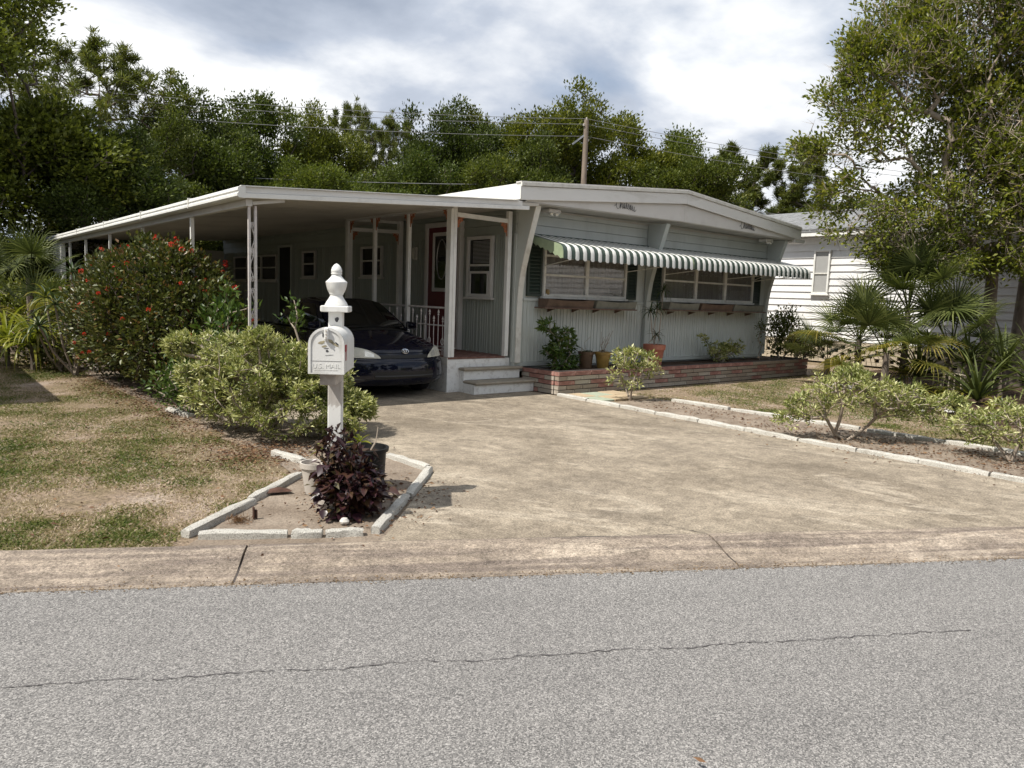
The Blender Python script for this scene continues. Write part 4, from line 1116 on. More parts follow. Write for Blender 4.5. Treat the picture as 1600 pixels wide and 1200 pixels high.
# emblem: three interlocking ovals in chrome
em = MB()
ec = cfs(7.95, 0, .012)
for (rx, rz_, oz) in ((.058, .038, 0), (.02, .033, .002), (.038, .014, .014)):
    em.tube([ec + Vector((rx * math.cos(t), -.0 - .1 * (0) , 0)) + Vector((0, .55, 1)).normalized() * (rz_ * math.sin(t) + oz) for t in [2 * math.pi * k / 22 for k in range(23)]], .0055, 5)
obj('emblem', em, M['chrome'], car, smooth=True)
# sides
for sg in (-1, 1):
    edge = [cfs(u, sg) for u in np.linspace(1.2, 12, 26)]
    top = [(v.y, v.z) for v in edge]
    pts = top + [(1.5, .95), (2.4, .965), (3.3, .975), (3.9, .97), (4.12, .9), (4.17, .6), (4.12, .3)]
    arch = []
    for c_, in ((3.2,), (.84,)):
        arch += [(c_ + .335 * math.cos(t), .3 + .335 * math.sin(t)) for t in np.linspace(-.28, math.pi + .28, 15)]
    pts += arch
    mb = MB().add([(sg * (.825 - .03 * max(0, (z - .6) / .4) ** 2 - .02 * max(0, (.35 - z) / .2)) if k > 25 else edge[k].x, y, z) for k, (y, z) in enumerate(pts)], [tuple(range(len(pts)))])
    obj('side_panel', mb, M['car'], car, tri=True)
    for c_ in (.84, 3.2):
        w = obj('wheel', MB().lathe([(.2, -.09), (.27, -.095), (.295, -.07), (.3, 0), (.295, .07), (.27, .095), (.2, .09)], (0, 0, 0), 24), M['tyre'], None)
        w.parent = car; w.rotation_euler = (0, math.pi / 2, 0); w.location = (sg * .72, c_, .3)
        for p in w.data.polygons: p.use_smooth = True
        rm = obj('rim', MB().lathe([(0, .06), (.05, .065), (.06, .05), (.17, .06), (.195, .09), (.2, .09), (.2, -.05), (0, -.05)], (0, 0, 0), 20), M['metal'], None, smooth=True)
        rm.parent = w; rm.rotation_euler = (0, 0 if sg > 0 else math.pi, 0)
obj('underbody', MB().box(-.7, .7, .45, 4.05, .17, .5).box(-.6, .6, 1.1, 4.0, .5, .95), M['black'], car)
obj('boot', MB().sheet(lambda a, b: (-.76 + 1.52 * a, 3.35 + .8 * b, 1.02 - .03 * b - .05 * (2 * a - 1) ** 2), 10, 6).sheet(lambda a, b: (-.78 + 1.56 * a, 4.15 + .05 * math.sin(b * 3.1), .25 + .73 * b), 10, 6), M['car'], car, smooth=True)
def bil(c00, c10, c01, c11, bul, u, v):
    c = [Vector(q) for q in (c00, c10, c01, c11)]
    return (c[0] * (1 - u) + c[1] * u) * (1 - v) + (c[2] * (1 - u) + c[3] * u) * v + Vector(bul) * (4 * u * (1 - u)) + Vector((0, 0, 0))
WSb, WSt, RRt, RGb = (.735, 1.17, .965), (.56, 1.9, 1.42), (.545, 2.95, 1.42), (.69, 3.5, 1.0)
def mir(p): return (-p[0], p[1], p[2])
def patchc(a, b, bul0, bul1, lo=(0, 0), hi=(1, 1), off=(0, 0, 0), n=14):
    def f(u, v):
        u = lo[0] + (hi[0] - lo[0]) * u; v = lo[1] + (hi[1] - lo[1]) * v
        bb = Vector(bul0) * (1 - v) + Vector(bul1) * v
        return bil(mir(a), a, mir(b), b, bb, u, v) + Vector(off)
    return MB().sheet(f, n, 8)
bb0, bb1 = (0, -.17, .05), (0, -.11, .065)
obj('roof', patchc(WSt, RRt, bb1, (0, .06, .065), n=16), M['car'], car, smooth=True)
obj('windscreen_surround', patchc(WSb, WSt, bb0, bb1), M['car'], car, smooth=True)
obj('windscreen', patchc(WSb, WSt, bb0, bb1, (.045, .03), (.955, .95), (0, -.008, .006)), M['carglass'], car, smooth=True)
obj('rear_surround', patchc(RRt, RGb, (0, .06, .065), (0, .12, .04)), M['car'], car, smooth=True)
obj('rear_window', patchc(RRt, RGb, (0, .06, .065), (0, .12, .04), (.06, .05), (.94, .95), (0, .008, .006)), M['carglass'], car, smooth=True)
for sg in (-1, 1):
    bl = [(1.17, .965), (1.9, .968), (2.6, .972), (3.5, 1.0)]; tl = [(1.9, 1.42), (2.2, 1.44), (2.6, 1.44), (2.95, 1.42)]
    def side(u, v, o_=0.0, sg=sg):
        yb = 1.17 + (3.5 - 1.17) * u; yt = 1.9 + (2.95 - 1.9) * u
        zb = .965 + .035 * u; zt = 1.42 + .03 * 4 * u * (1 - u)
        xb = .735 + .05 * 4 * u * (1 - u) - .045 * u; xt = .56 + .035 * 4 * u * (1 - u) - .015 * u
        x = xb + (xt - xb) * v + .025 * 4 * v * (1 - v)
        return (sg * (x + o_), yb + (yt - yb) * v, zb + (zt - zb) * v)
    obj('cabin_side', MB().sheet(side, 24, 8), M['car'], car, smooth=True)
    obj('front_side_window', MB().sheet(lambda a, b: side(.1 + .37 * a, .05 + .83 * b, .007), 10, 6), M['carglass'], car, smooth=True)
    obj('rear_side_window', MB().sheet(lambda a, b: side(.52 + .33 * a, .05 + .83 * b, .007), 10, 6), M['carglass'], car, smooth=True)
    mr = MB().sheet(lambda a, b, sg=sg: (sg * (.80 + .19 * a), 1.36 + .06 * math.sin(b * 3.1) * math.sin(a * 3.1) * -1.6, 1.0 + .13 * b * (1 - .25 * a)), 8, 6).box(min(sg * .79, sg * .97), max(sg * .79, sg * .97), 1.34, 1.38, .99, 1.11)
    obj('wing_mirror', mr, M['car'], car, smooth=True)
obj('wiper_cowl', cpatch(11.6, 12, -.9, .9, .008, 3, 20), M['black'], car)
for x0, x1 in ((-.5, .12), (.05, .6)):
    obj('wiper', MB().tube([(x0, 1.0 + .14 * (x0 / .7) ** 2, 1.045), (x1, 1.02 + .2 * (x1 / .7) ** 2 , 1.06)], .009, 4), M['black'], car)

# ------------------------------------------------------------------ mailbox
mbx = thing('mailbox', 'white arched mailbox on a white post with an urn finial', 'mailbox', (2.44, 5.03, 0), -R(34.5), local=True)
obj('post', MB().box(-.05, .05, -.05, .05, -.02, 1.45), M['post'], mbx, bev=0.006)
obj('cap_plate', MB().box(-.1, .1, -.1, .1, 1.448, 1.493), M['mailwhite'], mbx, bev=0.006)
fz = lambda y: 1.45 + (486 - y) / 214
fin_prof = [(.083, fz(477)), (.083, fz(475.5)), (.079, fz(474)), (.072, fz(471)), (.056, fz(466)), (.046, fz(462)), (.045, fz(460)), (.051, fz(459)), (.051, fz(457.5)), (.059, fz(455)), (.067, fz(451)), (.073, fz(446)), (.0765, fz(442)), (.078, fz(440.5)), (.076, fz(439.5)), (.066, fz(438)), (.05, fz(434.5)), (.037, fz(431)), (.033, fz(429)), (.04, fz(428)), (.04, fz(426.5)), (.035, fz(426)), (.04, fz(424)), (.0385, fz(421.5)), (.032, fz(417.5)), (.02, fz(414)), (.008, fz(412)), (0, fz(411.5))]
obj('finial', MB().lathe(fin_prof, (0, 0, 0), 32), M['mailwhite'], mbx, smooth=True)
BW, BS, BZ = .115, .2, 1.035
def arch(w, n=18):
    return [(-w, 0), (w, 0), (w, BS)] + [(w * math.cos(t), BS + w * .98 * math.sin(t)) for t in np.linspace(0, math.pi, n)[1:-1]] + [(-w, BS)]
YF, YB = -.42, .12
body = MB().prism([(a, BZ + b) for a, b in arch(BW)], 'y', YF + .02, YB)
obj('box', body, M['mailwhite'], mbx, smooth=True)
rim = MB(); A1 = arch(BW + .006); A0 = arch(BW - .012)
n = len(A1)
vs = [(a, y, BZ + b) for y in (YF - .012, YF + .045) for a, b in A1] + [(a, YF - .012, BZ + b + (.008 if b < .01 else 0)) for a, b in A0]
fs = [(k, (k + 1) % n, n + (k + 1) % n, n + k) for k in range(n)] + [(k, (k + 1) % n, 2 * n + (k + 1) % n, 2 * n + k) for k in range(n)]
obj('rim', rim.add(vs, fs), M['mailwhite'], mbx)
dm = obj('door', MB().prism([(a, BZ + .006 + b * .985) for a, b in arch(BW - .013)], 'y', YF - .006, YF + .01), M['mailwhite'], mbx)
obj('door_seam', MB().box(-BW + .014, BW - .014, YF - .0075, YF - .005, BZ + .088, BZ + .0905), M['metal'], dm)
def text3d(body_, size, ext):
    cu = bpy.data.curves.new('lettering', 'FONT'); cu.body = body_; cu.size = size; cu.extrude = ext; cu.align_x = 'CENTER'
    t_ = bpy.data.objects.new('tmp', cu); COL.objects.link(t_)
    bpy.context.view_layer.update()
    me = bpy.data.meshes.new_from_object(t_.evaluated_get(bpy.context.evaluated_depsgraph_get()))
    bpy.data.objects.remove(t_); me.name = 'lettering'; return me
tm = text3d('U.S. MAIL', .044, .0006); tm.materials.clear(); tm.materials.append(M['white'])
o = link('lettering', tm, dm, (0, YF - .0075, BZ + .042), (math.pi / 2, 0, 0), (1.05, 1, 1))
tm2 = text3d('APPROVED BY THE POSTMASTER GENERAL', .011, .0006); tm2.materials.clear(); tm2.materials.append(M['white'])
link('lettering', tm2, dm, (0, YF - .0065, BZ + .024), (math.pi / 2, 0, 0), (.75, 1, 1))
lt = obj('latch', MB().box(-.012, .016, YF - .03, YF + .02, BZ + .235, BZ + .315).box(-.009, .013, YF - .022, YF - .004, BZ + .225, BZ + .24), M['white'], mbx, bev=0.004)
for k, z in enumerate((.295, .272, .25)):
    obj('stud', MB().tube([(.002, YF - .030, BZ + z), (.002, YF - .036, BZ + z)], .006, 8), M['potwhite'], lt)
dc = MB()
def blob(cx, cz, rx, rz_, rot, sd):
    q = random.Random(sd); n = 14; P = []
    for k in range(n):
        t = 2 * math.pi * k / n; r_ = q.uniform(.7, 1.1); a, b = rx * r_ * math.cos(t), rz_ * r_ * math.sin(t)
        P.append((cx + a * math.cos(rot) - b * math.sin(rot), YF - .0075, BZ + cz + a * math.sin(rot) + b * math.cos(rot)))
    return P
d1 = MB()
for a in ((-.032, .215, .026, .011, .3, 1), (.055, .205, .03, .009, -.55, 2), (.03, .225, .022, .012, -.6, 3), (-.012, .19, .02, .008, .2, 4)):
    P = blob(*a); d1.add(P, [tuple(range(len(P)))])
obj('decal', d1, M['decal'], dm)
d2_ = MB()
for a in ((-.022, .265, .006, .018, .1, 5), (.07, .21, .016, .006, -.7, 6), (.005, .158, .011, .011, .4, 7), (.0, .176, .02, .003, .1, 8), (.02, .13, .035, .002, .1, 9)):
    P = blob(*a); d2_.add(P, [tuple(range(len(P)))])
obj('scuff', d2_, M['decaldark'], dm)
P = [(.012 + .014 * math.cos(t) * random.uniform(.7, 1.2), -.053, 1.395 + .02 * math.sin(t) * random.uniform(.7, 1.2)) for t in np.linspace(0, 6.0, 14)]
obj('scuff', MB().add(P, [tuple(range(len(P)))]), M['decaldark'], mbx)
obj('flag', MB().box(BW + .001, BW + .012, -.40, -.35, BZ + .155, BZ + .2).box(BW + .002, BW + .010, -.365, -.35, BZ + .09, BZ + .155), M['flag'], mbx)
obj('support_arm', MB().box(-.055, .055, -.36, -.052, BZ - .085, BZ - .002), paint('weathered grey wood', (0.42, 0.38, 0.34), .85, .25, 12, (0.6, .58, .55), .5, 9, stretch=(1, .3, 1)), mbx, bev=0.004)

# ------------------------------------------------------------------ utility pole and wires
PX, PY = 25.2, 25.9
up = thing('utility_pole', 'wooden utility pole rising behind the white gable roof', 'utility pole', (PX, PY, 0))
obj('pole', MB().tube([(PX, PY, 0), (PX, PY, 5), (PX, PY, 10.0)], [.17, .145, .115], 12), M['polewood'], up, smooth=True)
obj('street_light_arm', MB().bar((PX, PY, 9.35), (PX - .5, PY + .38, 8.85), .14, .08), M['metal'], up)
for dz, sx in ((10.05, 0), (9.75, -.16), (9.1, .16)):
    obj('insulator', MB().lathe([(.03, 0), (.06, .03), (.03, .06), (.05, .09), (0, .13)], (PX + sx, PY, dz - .06), 8), M['potwhite'], up, smooth=True)
aw_ = R(23)
dw = Vector((math.cos(aw_), -math.sin(aw_), 0))
for k, (z, lab) in enumerate(((10.05, 'topmost power line crossing the sky above the trees'), (9.8, 'second power line from the top passing the pole'), (9.25, 'third power line from the top, below the pole top'), (7.05, 'lowest cable on the utility pole, just above the roof'))):
    mb = MB()
    for sgn, span in ((-1, 46), (1, 46)):
        pts = []
        for i in range(21):
            u = i / 20
            p = Vector((PX, PY, z)) + dw * (sgn * span * u); p.z -= 4 * 1.0 * u * (1 - u)
            pts.append(p)
        mb.tube(pts, .011 if k < 3 else .016, 4, False)
    tag(obj('power_line', mb, M['wire']), lab, 'power line', 'power lines strung from the utility pole')

# ------------------------------------------------------------------ neighbour's house, right
nh = thing('neighbour_house', 'white vinyl sided house with grey shingle roof partly behind trees', 'house', (21, 8, 0))
obj('wall_core', MB().box(21.04, 28, -4, 20, .6, 3.7), M['vinyl'], nh)
bd = MB().prism([(20.985, 0), (21.02, .2), (21.05, .2), (21.05, 0)], 'y', -4, 20).mesh('siding_board', (0, 0, 0), M['vinyl'])
for k in range(15):
    o = link('siding_board', bd, nh); o.location = (0 - 21, 0 - 8, .68 + k * .2)
M_g = M['glass']; M['glass'] = paint('drawn pale blind', (.34, .34, .33), .3, .06, 3)
nw = window(nh, 'y', 11.12, 11.62, 2.02, 3.3, 20.985, 1, (2.62,), frame=.05, curt=False, outm='white')
nw2 = window(nh, 'y', 5.4, 6.1, 2.02, 3.3, 20.985, 1, (2.62,), frame=.05, curt=False, outm='white')
M['glass'] = M_g
obj('eave_fascia', MB().box(20.58, 20.62, -4.3, 20.3, 3.68, 3.87), M['white'], nh)
obj('soffit', MB().box(20.62, 21.05, -4.3, 20.3, 3.70, 3.72), M['white'], nh)
sg_ = MB()
for k in range(24):
    x = 20.55 + k * .165; z = 3.88 + (x - 20.55) * .26
    y = -4.3
    rs = random.Random(k)
    while y < 20.2:
        w = rs.uniform(.22, .42); dz = rs.uniform(.0, .012)
        sg_.add([(x, y, z + dz), (x, y + w - .01, z + dz), (x + .2, y + w - .01, z + .052 + dz * .3), (x + .2, y, z + .052 + dz * .3), (x, y, z - .02), (x, y + w - .01, z - .02)], [(0, 1, 2, 3), (0, 4, 5, 1)])
        y += w
rfo = obj('roof', MB().prism([(20.56, 3.84), (24.5, 4.865), (28.4, 3.84), (28.4, 3.8), (20.56, 3.8)], 'y', -4.3, 20.3), M['shingle'], nh)
tag(obj('shingles', sg_, M['shingle'], rfo), kind='stuff')
bb = MB().box(0, .085, 0, .275, 0, .098).mesh('brick', (0, 0, 0), M['breeze'])
nbk = 0
obj('skirt_void', MB().box(21.1, 21.2, -4, 20, 0, .67), M['black'], nh)
for c in range(6):
    y = 3.0 + (c % 2) * .2
    while y < 16.0 and nbk < 290:
        ln = 1.0 if c % 2 else 1.0
        link('brick', bb, nh, (20.99, y, .04 + c * .104)); nbk += 1
        y += .40 if (c in (1, 2, 3, 4)) else .285
# left neighbour: its roof corner shades the lawn
lh = thing('neighbour_carport', 'neighbouring carport beyond the left edge of the lawn', 'carport', (-3, 16, 0))
obj('roof', MB().box(-7, -.35, 11.6, 24, 2.66, 2.78), M['white'], lh)
for y in (11.8, 15, 18, 21, 23.8):
    obj('post', MB().box(-.6, -.54, y - .03, y + .03, 0, 2.66), M['white'], lh)
obj('wall', MB().box(-7.2, -4, 12.5, 24, 0, 2.66), M['vinyl'], lh)

# ------------------------------------------------------------------ trees
def crown_tree(ells, root, ntip, per, sig, LL, WW, lm, bark, tipr=.012, rmax=.3, pen=.25, tubesides=5, up=.3, inner=.35, extra_twigs=0, tintc=.35, trunk=None, fold=.18):
    tips = ell_pts(ells, ntip, inner)
    c = np.array([np.average([e[0] for e in ells]), np.average([e[1] for e in ells]), np.average([e[2] for e in ells]) - .5])
    tr = [np.array(p, float) for p in (trunk or [root])]
    A, par = skeleton(tr[-1], tips, pen)
    rad, kids = pipes(A, par, tipr, 2.35, rmax)
    V, F = tubes(A, par, rad, tubesides)
    tb = npmesh('branches', V, F, bark, k=4)
    lv, lf, lt = clumps(tips, c, per, sig, LL, WW, up=up, tintc=tintc, fold=fold)
    cr = npmesh('crown', lv, lf, lm, lt)
    mbt = MB()
    if len(tr) > 1:
        rs = [max(rad[0], .05) * (1.25 - .25 * i / (len(tr) - 1)) for i in range(len(tr))]
        rs[0] *= 1.35
        mbt.tube(tr, rs, 10)
    return tb, cr, mbt
def oak_proto(seed, h=10.5, lm='oak', tall=False):
    global rng
    rng = np.random.default_rng(seed)
    ells = []
    for k in range(11):
        a = rng.uniform(0, 6.28); rr_ = rng.uniform(.6, 3.0) * (0.7 if tall else 1)
        z = rng.uniform(.28, .8) * h
        s = rng.uniform(.8, 1.5)
        ells.append((rr_ * 1.15 * math.cos(a), rr_ * 1.15 * math.sin(a), z, s * 1.15, s * 1.15, s * .8))
    for k in range(4 if tall else 3):
        a = rng.uniform(0, 6.28); rr_ = rng.uniform(0, 1.6)
        s = rng.uniform(.55, .95)
        ells.append((rr_ * math.cos(a), rr_ * math.sin(a), h - s * 1.4 - rng.uniform(0, 1.0), s * .8, s * .8, s * 1.4))
    for k in range(5):
        a = 6.28 * k / 5 + rng.uniform(0, 1)
        ells.append((2.2 * math.cos(a), 2.2 * math.sin(a), rng.uniform(1.3, 2.8), 1.4, 1.4, 1.2))
    tb, cr, mt = crown_tree(ells, None, 1150, 88, .24, .155, .088, L[lm], M['barkdark'], tipr=.014, rmax=.22, trunk=[(0, 0, 0), (.1, 0, 1.2), (0, .1, 2.4)], inner=.5)
    return tb, cr, mt.mesh('trunk', (0, 0, 0), M['barkdark'], True)
OAK = [oak_proto(11), oak_proto(12, tall=True), oak_proto(13, lm='oak2'), oak_proto(14, lm='oak'), oak_proto(15, lm='oak2', tall=True)]
def place_tree(name, label, cat, kind, loc, h, base=10.5, wide=1.0, rz=0, group='trees behind the home'):
    t_ = thing(name, label, cat, loc, rz, group=None, local=True)
    s = h / base
    t_.scale = (s * wide, s * wide, s)
    tb, cr, tk = kind
    link('trunk', tk, t_); link('branches', tb, t_); link('crown', cr, t_)
    return t_
oaks = [
    (0, (2.2, 26.6), 10.6, 1.05, 'big dark oak at the left edge, its crown cut by the frame'),
    (3, (4.9, 27.0), 6.9, 1.15, 'broad dark leafy oak behind the far left end of the carport roof'),
    (4, (0.2, 27.5), 7.0, 1.1, 'bushy oak behind the fan palms at the left edge'),
    (1, (10.4, 34.4), 10.6, 1.0, 'dark oak with ragged top above the left corner of the carport roof'),
    (0, (8.0, 31.2), 8.4, 0.9, 'dark oak standing between the left pine and the ragged topped oak'),
    (4, (14.4, 38.0), 11.9, .85, 'slender oak with a narrow top left of the first power line dip'),
    (1, (17.0, 39.0), 11.9, .8, 'oak with three thin spires just left of the yellow green pine'),
    (2, (13.4, 31.9), 7.8, 1.1, 'light green oak rising directly over the middle of the carport roof edge'),
    (2, (16.6, 30.6), 8.0, 1.05, 'light green oak with yellow patches behind the carport roof, under the pines'),
    (4, (19.2, 30.2), 8.7, 1.0, 'light green bushy oak over the porch end of the carport roof'),
    (1, (23.3, 35.5), 12.6, .85, 'tall oak with a pale pointed top in the middle of the tree line'),
    (3, (21.8, 28.4), 9.0, 1.0, 'dark green oak just left of the gable roof end'),
    (0, (26.5, 35.5), 11.9, .85, 'dark round oak left of the utility pole, behind the wires'),
    (1, (28.9, 30.4), 12.4, .9, 'tall dark oak directly behind the top of the utility pole'),
    (3, (24.6, 29.6), 9.6, .95, 'dark oak low behind the foot of the utility pole'),
    (0, (32.4, 29.8), 12.2, .9, 'dark oak just right of the utility pole with a sloping crown'),
    (3, (34.4, 26.4), 10.2, 1.0, 'low dark oak behind the ridge of the white gable'),
    (4, (37.4, 29.2), 12.2, 1.0, 'dark oak beside the bright pines at the right of the gable'),
    (2, (41.2, 20.0), 8.2, 1.0, 'small oak behind the grey shingle roof of the neighbour'),
    (3, (46.0, 12.0), 9.0, 1.1, 'oak far behind the neighbour house, hidden by the right tree'),
]
for i, (k, (x, y), h, w, lab) in enumerate(oaks):
    place_tree('oak_tree', lab, 'tree', OAK[k], (x, y, -.02), h * (.98 if x < 24 else 1.04), 10.5, w, i * 1.37)

def pine_proto(seed, h, spread, crown0, ntuft, droop=0.0, flat=False):
    global rng
    rng = np.random.default_rng(seed)
    tips = []
    nb_ = 26
    for k in range(nb_):
        z = h * (crown0 + (1 - crown0) * (k + .5) / nb_)
        f = 1 - ((z / h - crown0) / (1 - crown0)) ** (2.2 if flat else 1.2)
        l = spread * (f * .85 + .18) * rng.uniform(.7, 1.1)
        a = k * 2.4 + rng.uniform(-.4, .4)
        for j in range(ntuft):
            u = rng.uniform(.35, 1) ** .7
            aa = a + rng.normal() * .22
            tips.append((l * u * math.cos(aa), l * u * math.sin(aa), z + l * u * rng.uniform(.05, .45) - droop * u + rng.normal() * .18))
    tips = np.array(tips)
    A, par = skeleton(np.array([0, 0, h * crown0 * .9]), np.concatenate([np.array([[0, 0, h * q] for q in np.linspace(crown0, .95, 8)]), tips]), .15, .08)
    rad, kids = pipes(A, par, .012, 2.4, .16)
    V, F = tubes(A, par, rad, 4)
    tb = npmesh('branches', V, F, M['bark'], k=4)
    per = 34; n = len(tips) * per
    T = np.repeat(tips, per, 0); ct = np.repeat(rng.random(len(tips)), per)
    D = unit(rng.normal(size=(n, 3)) + np.array([0, 0, .7]) + unit(T - np.array([0, 0, h * .6])) * .5)
    lv, lf, lt = leaves(T + rng.normal(size=(n, 3)) * .05, D, rng.uniform(.2, .36, n), np.full(n, .036), np.clip(.5 * ct + .5 * rng.random(n), 0, 1), 0.05)
    cr = npmesh('crown', lv, lf, L['pine'], lt)
    tk = MB().tube([(0, 0, 0), (.06, .03, h * crown0 * .5), (0, 0, h * crown0)], [.2, .17, .14], 8).mesh('trunk', (0, 0, 0), M['bark'], True)
    return tb, cr, tk
PINE = [pine_proto(31, 11, 2.5, .3, 26), pine_proto(32, 11, 3.6, .55, 20, 0.3, True)]
pines = [(1, (6.7, 36.2), 11.3, 1.25, 'flat topped pine with a drooping branch at the upper left'),
         (1, (23.2, 46.0), 13.6, .8, 'yellow green pine with a rounded top and bare limbs, behind the left wires'),
         (1, (26.0, 44.5), 13.0, .8, 'olive pine with a rounded top, right of the yellow green pine'),
         (0, (39.4, 27.9), 10.9, 1.25, 'bright green young pine, leftmost of the group by the shingle roof'),
         (0, (41.0, 26.2), 10.8, 1.2, 'bright green young pine, middle of the group by the shingle roof'),
         (0, (41.6, 23.9), 10.9, 1.3, 'bright green young pine, rightmost of the group by the shingle roof')]
for i, (k, (x, y), h, w, lab) in enumerate(pines):
    place_tree('pine_tree', lab, 'tree', PINE[k], (x, y, -.02), h, 11, w, i * 2.1 + .4)

for i, (k, x, y, h, lab) in enumerate(((0, -13, 14, 10, 'unseen oak added left of the neighbouring carport to block sky light'), (3, -11, 4, 9, 'unseen oak added along the road on the left to block sky light'), (1, -12, 23, 11, 'unseen oak added behind the neighbouring carport to block sky light'), (2, -5, 30, 9, 'unseen light green oak added at the far left to block sky light'),
        (0, -4, -14, 10, 'unseen oak added behind the viewer to block sky light, left one'), (3, 5, -17, 9, 'unseen oak added behind the viewer to block sky light, middle one'), (1, 14, -20, 11, 'unseen oak added behind the viewer to block sky light, right one'), (4, -15, -8, 10, 'unseen slender oak added on the far left to block sky light'))):
    place_tree('oak_tree', lab, 'tree', OAK[k], (x, y, -.08), h, 10.5, 1.15, i * .9)  # unseen oaks added around the view to block low sky light
# dense undergrowth far behind everything, read as one mass
rng = np.random.default_rng(40)
nn_ = 26000
a_ = rng.uniform(0, 1, nn_)
px_ = -25 + 95 * a_; py_ = 47 - 26 * np.clip(a_ - .45, 0, 1) + rng.normal(size=nn_) * 1.6
hz = (3.2 + 1.3 * np.sin(a_ * 41) + .8 * np.sin(a_ * 97)) * rng.random(nn_) ** .6
lv, lf, lt = leaves(np.stack([px_, py_, hz + .1], 1), rng.normal(size=(nn_, 3)) + np.array([0, -.3, .4]), rng.uniform(.25, .45, nn_), rng.uniform(.14, .24, nn_), rng.random(nn_))
tag(link('undergrowth', npmesh('undergrowth', lv, lf, L['oak'], lt)), kind='stuff')

# right hand near trees --------------------------------------------
def near_tree(seed, base, ells, trunkpts, ntip, per, label, rmax):
    global rng
    rng = np.random.default_rng(seed)
    bx, by = base
    t_ = thing('leafy_tree', label, 'tree', (bx, by, 0), local=True)
    E = [(e[0] - bx, e[1] - by) + tuple(e[2:]) for e in ells]
    tk = [(p[0] - bx, p[1] - by, p[2]) for p in trunkpts]
    tips = ell_pts(E, ntip, .25)
    A, par = skeleton(tk[-1], tips, .22, .14)
    rad, kids = pipes(A, par, .0065, 2.25, rmax)
    V, F = tubes(A, par, rad, 5)
    obj_b = link('branches', npmesh('branches', V, F, M['twig'], k=4), t_)
    # bare twigs bristling from the tips
    nt = len(tips) * 3
    T = np.repeat(tips, 3, 0); D = unit(rng.normal(size=(nt, 3)) + unit(T - np.array([0, 0, 3.0])) * .8)
    AA = np.concatenate([T, T + D * rng.uniform(.15, .5, (nt, 1))]); pp = np.concatenate([np.full(nt, -1), np.arange(nt)])
    a = AA[:nt]; b = AA[nt:]
    Vt = []; sdv = unit(np.cross(D, rng.normal(size=(nt, 3)))) * .0042
    s2 = np.cross(D, sdv)
    Vt = np.stack([a + sdv, a - sdv * .5 + s2, a - sdv * .5 - s2, b], 1).reshape(-1, 3)
    i4 = np.arange(nt)[:, None] * 4
    Ft = np.concatenate([i4 + np.array([[0, 1, 3]]), i4 + np.array([[1, 2, 3]]), i4 + np.array([[2, 0, 3]])], 1).reshape(-1, 3)
    tag(link('twigs', npmesh('twigs', Vt, Ft, M['twig']), t_), kind='stuff')
    has = (rng.random(len(tips)) < .9) & (np.array([mnoise.noise(Vector(p * 1.5)) for p in tips]) > -.2)
    c = np.mean(tips, 0) + np.array([0, 0, -1.0])
    lv, lf, lt = clumps(tips[has], c, per, .11, .105, .056, up=.4, tintc=.4, radw=.9)
    link('crown', npmesh('crown', lv, lf, L['near'], lt), t_)
    rs = [rmax * 1.2] + [rmax] * (len(tk) - 1); rs[-1] *= .85
    mbt = MB().tube(tk, rs, 12)
    og = mbt.mesh('trunk', (0, 0, 0), M['bark'], True)
    link('trunk', og, t_)
    return t_
near_tree(51, (18.7, 6.1), [(16.3, 8.0, 5.4, .95, .95, .85), (15.65, 8.5, 5.9, .65, .65, .6), (16.85, 7.55, 6.8, 1.15, 1.15, 1.0), (18.1, 7.1, 7.6, 1.6, 1.6, 1.4), (18.9, 6.4, 5.4, 1.8, 1.8, 1.6), (15.95, 8.3, 4.15, .75, .75, .65), (15.4, 8.15, 3.45, .5, .5, .42), (16.2, 7.5, 3.4, .95, .9, .7), (17.4, 7.1, 3.7, 1.25, 1.2, 1.0), (15.4, 8.85, 5.0, .42, .42, .3, .35), (17.1, 7.9, 7.9, 1.05, 1.05, .9), (16.0, 8.3, 7.2, .45, .45, .5, .3), (16.7, 7.2, 2.95, 1.0, .9, .5), (18.0, 6.6, 2.75, 1.0, .9, .5), (18.9, 5.7, 2.9, .9, .8, .5), (17.0, 6.6, 2.6, .7, .6, .35), (15.8, 8.4, 6.6, .4, .4, .35, .25)],
          [(18.7, 6.1, -.05), (18.68, 6.12, 1.4), (18.62, 6.15, 3.1)], 2500, 30, 'leafy tree with the left of two grey trunks at the right edge', .135)
near_tree(52, (19.6, 5.8), [(18.2, 5.2, 4.6, 1.6, 1.6, 1.5), (19.4, 5.0, 6.6, 2.0, 2.0, 1.8), (20.2, 5.2, 4.4, 1.6, 1.6, 1.5), (18.8, 5.6, 8.3, 1.8, 1.8, 1.4), (18.2, 5.0, 3.1, 1.3, 1.2, .8), (18.9, 4.2, 2.9, 1.2, 1.1, .6), (20.8, 4.4, 7.5, 1.8, 1.8, 1.8)],
          [(19.6, 5.8, -.05), (19.64, 5.8, 1.4), (19.58, 5.75, 3.0)], 2200, 30, 'dense leafy tree with the right of two grey trunks, cut by the right edge', .15)

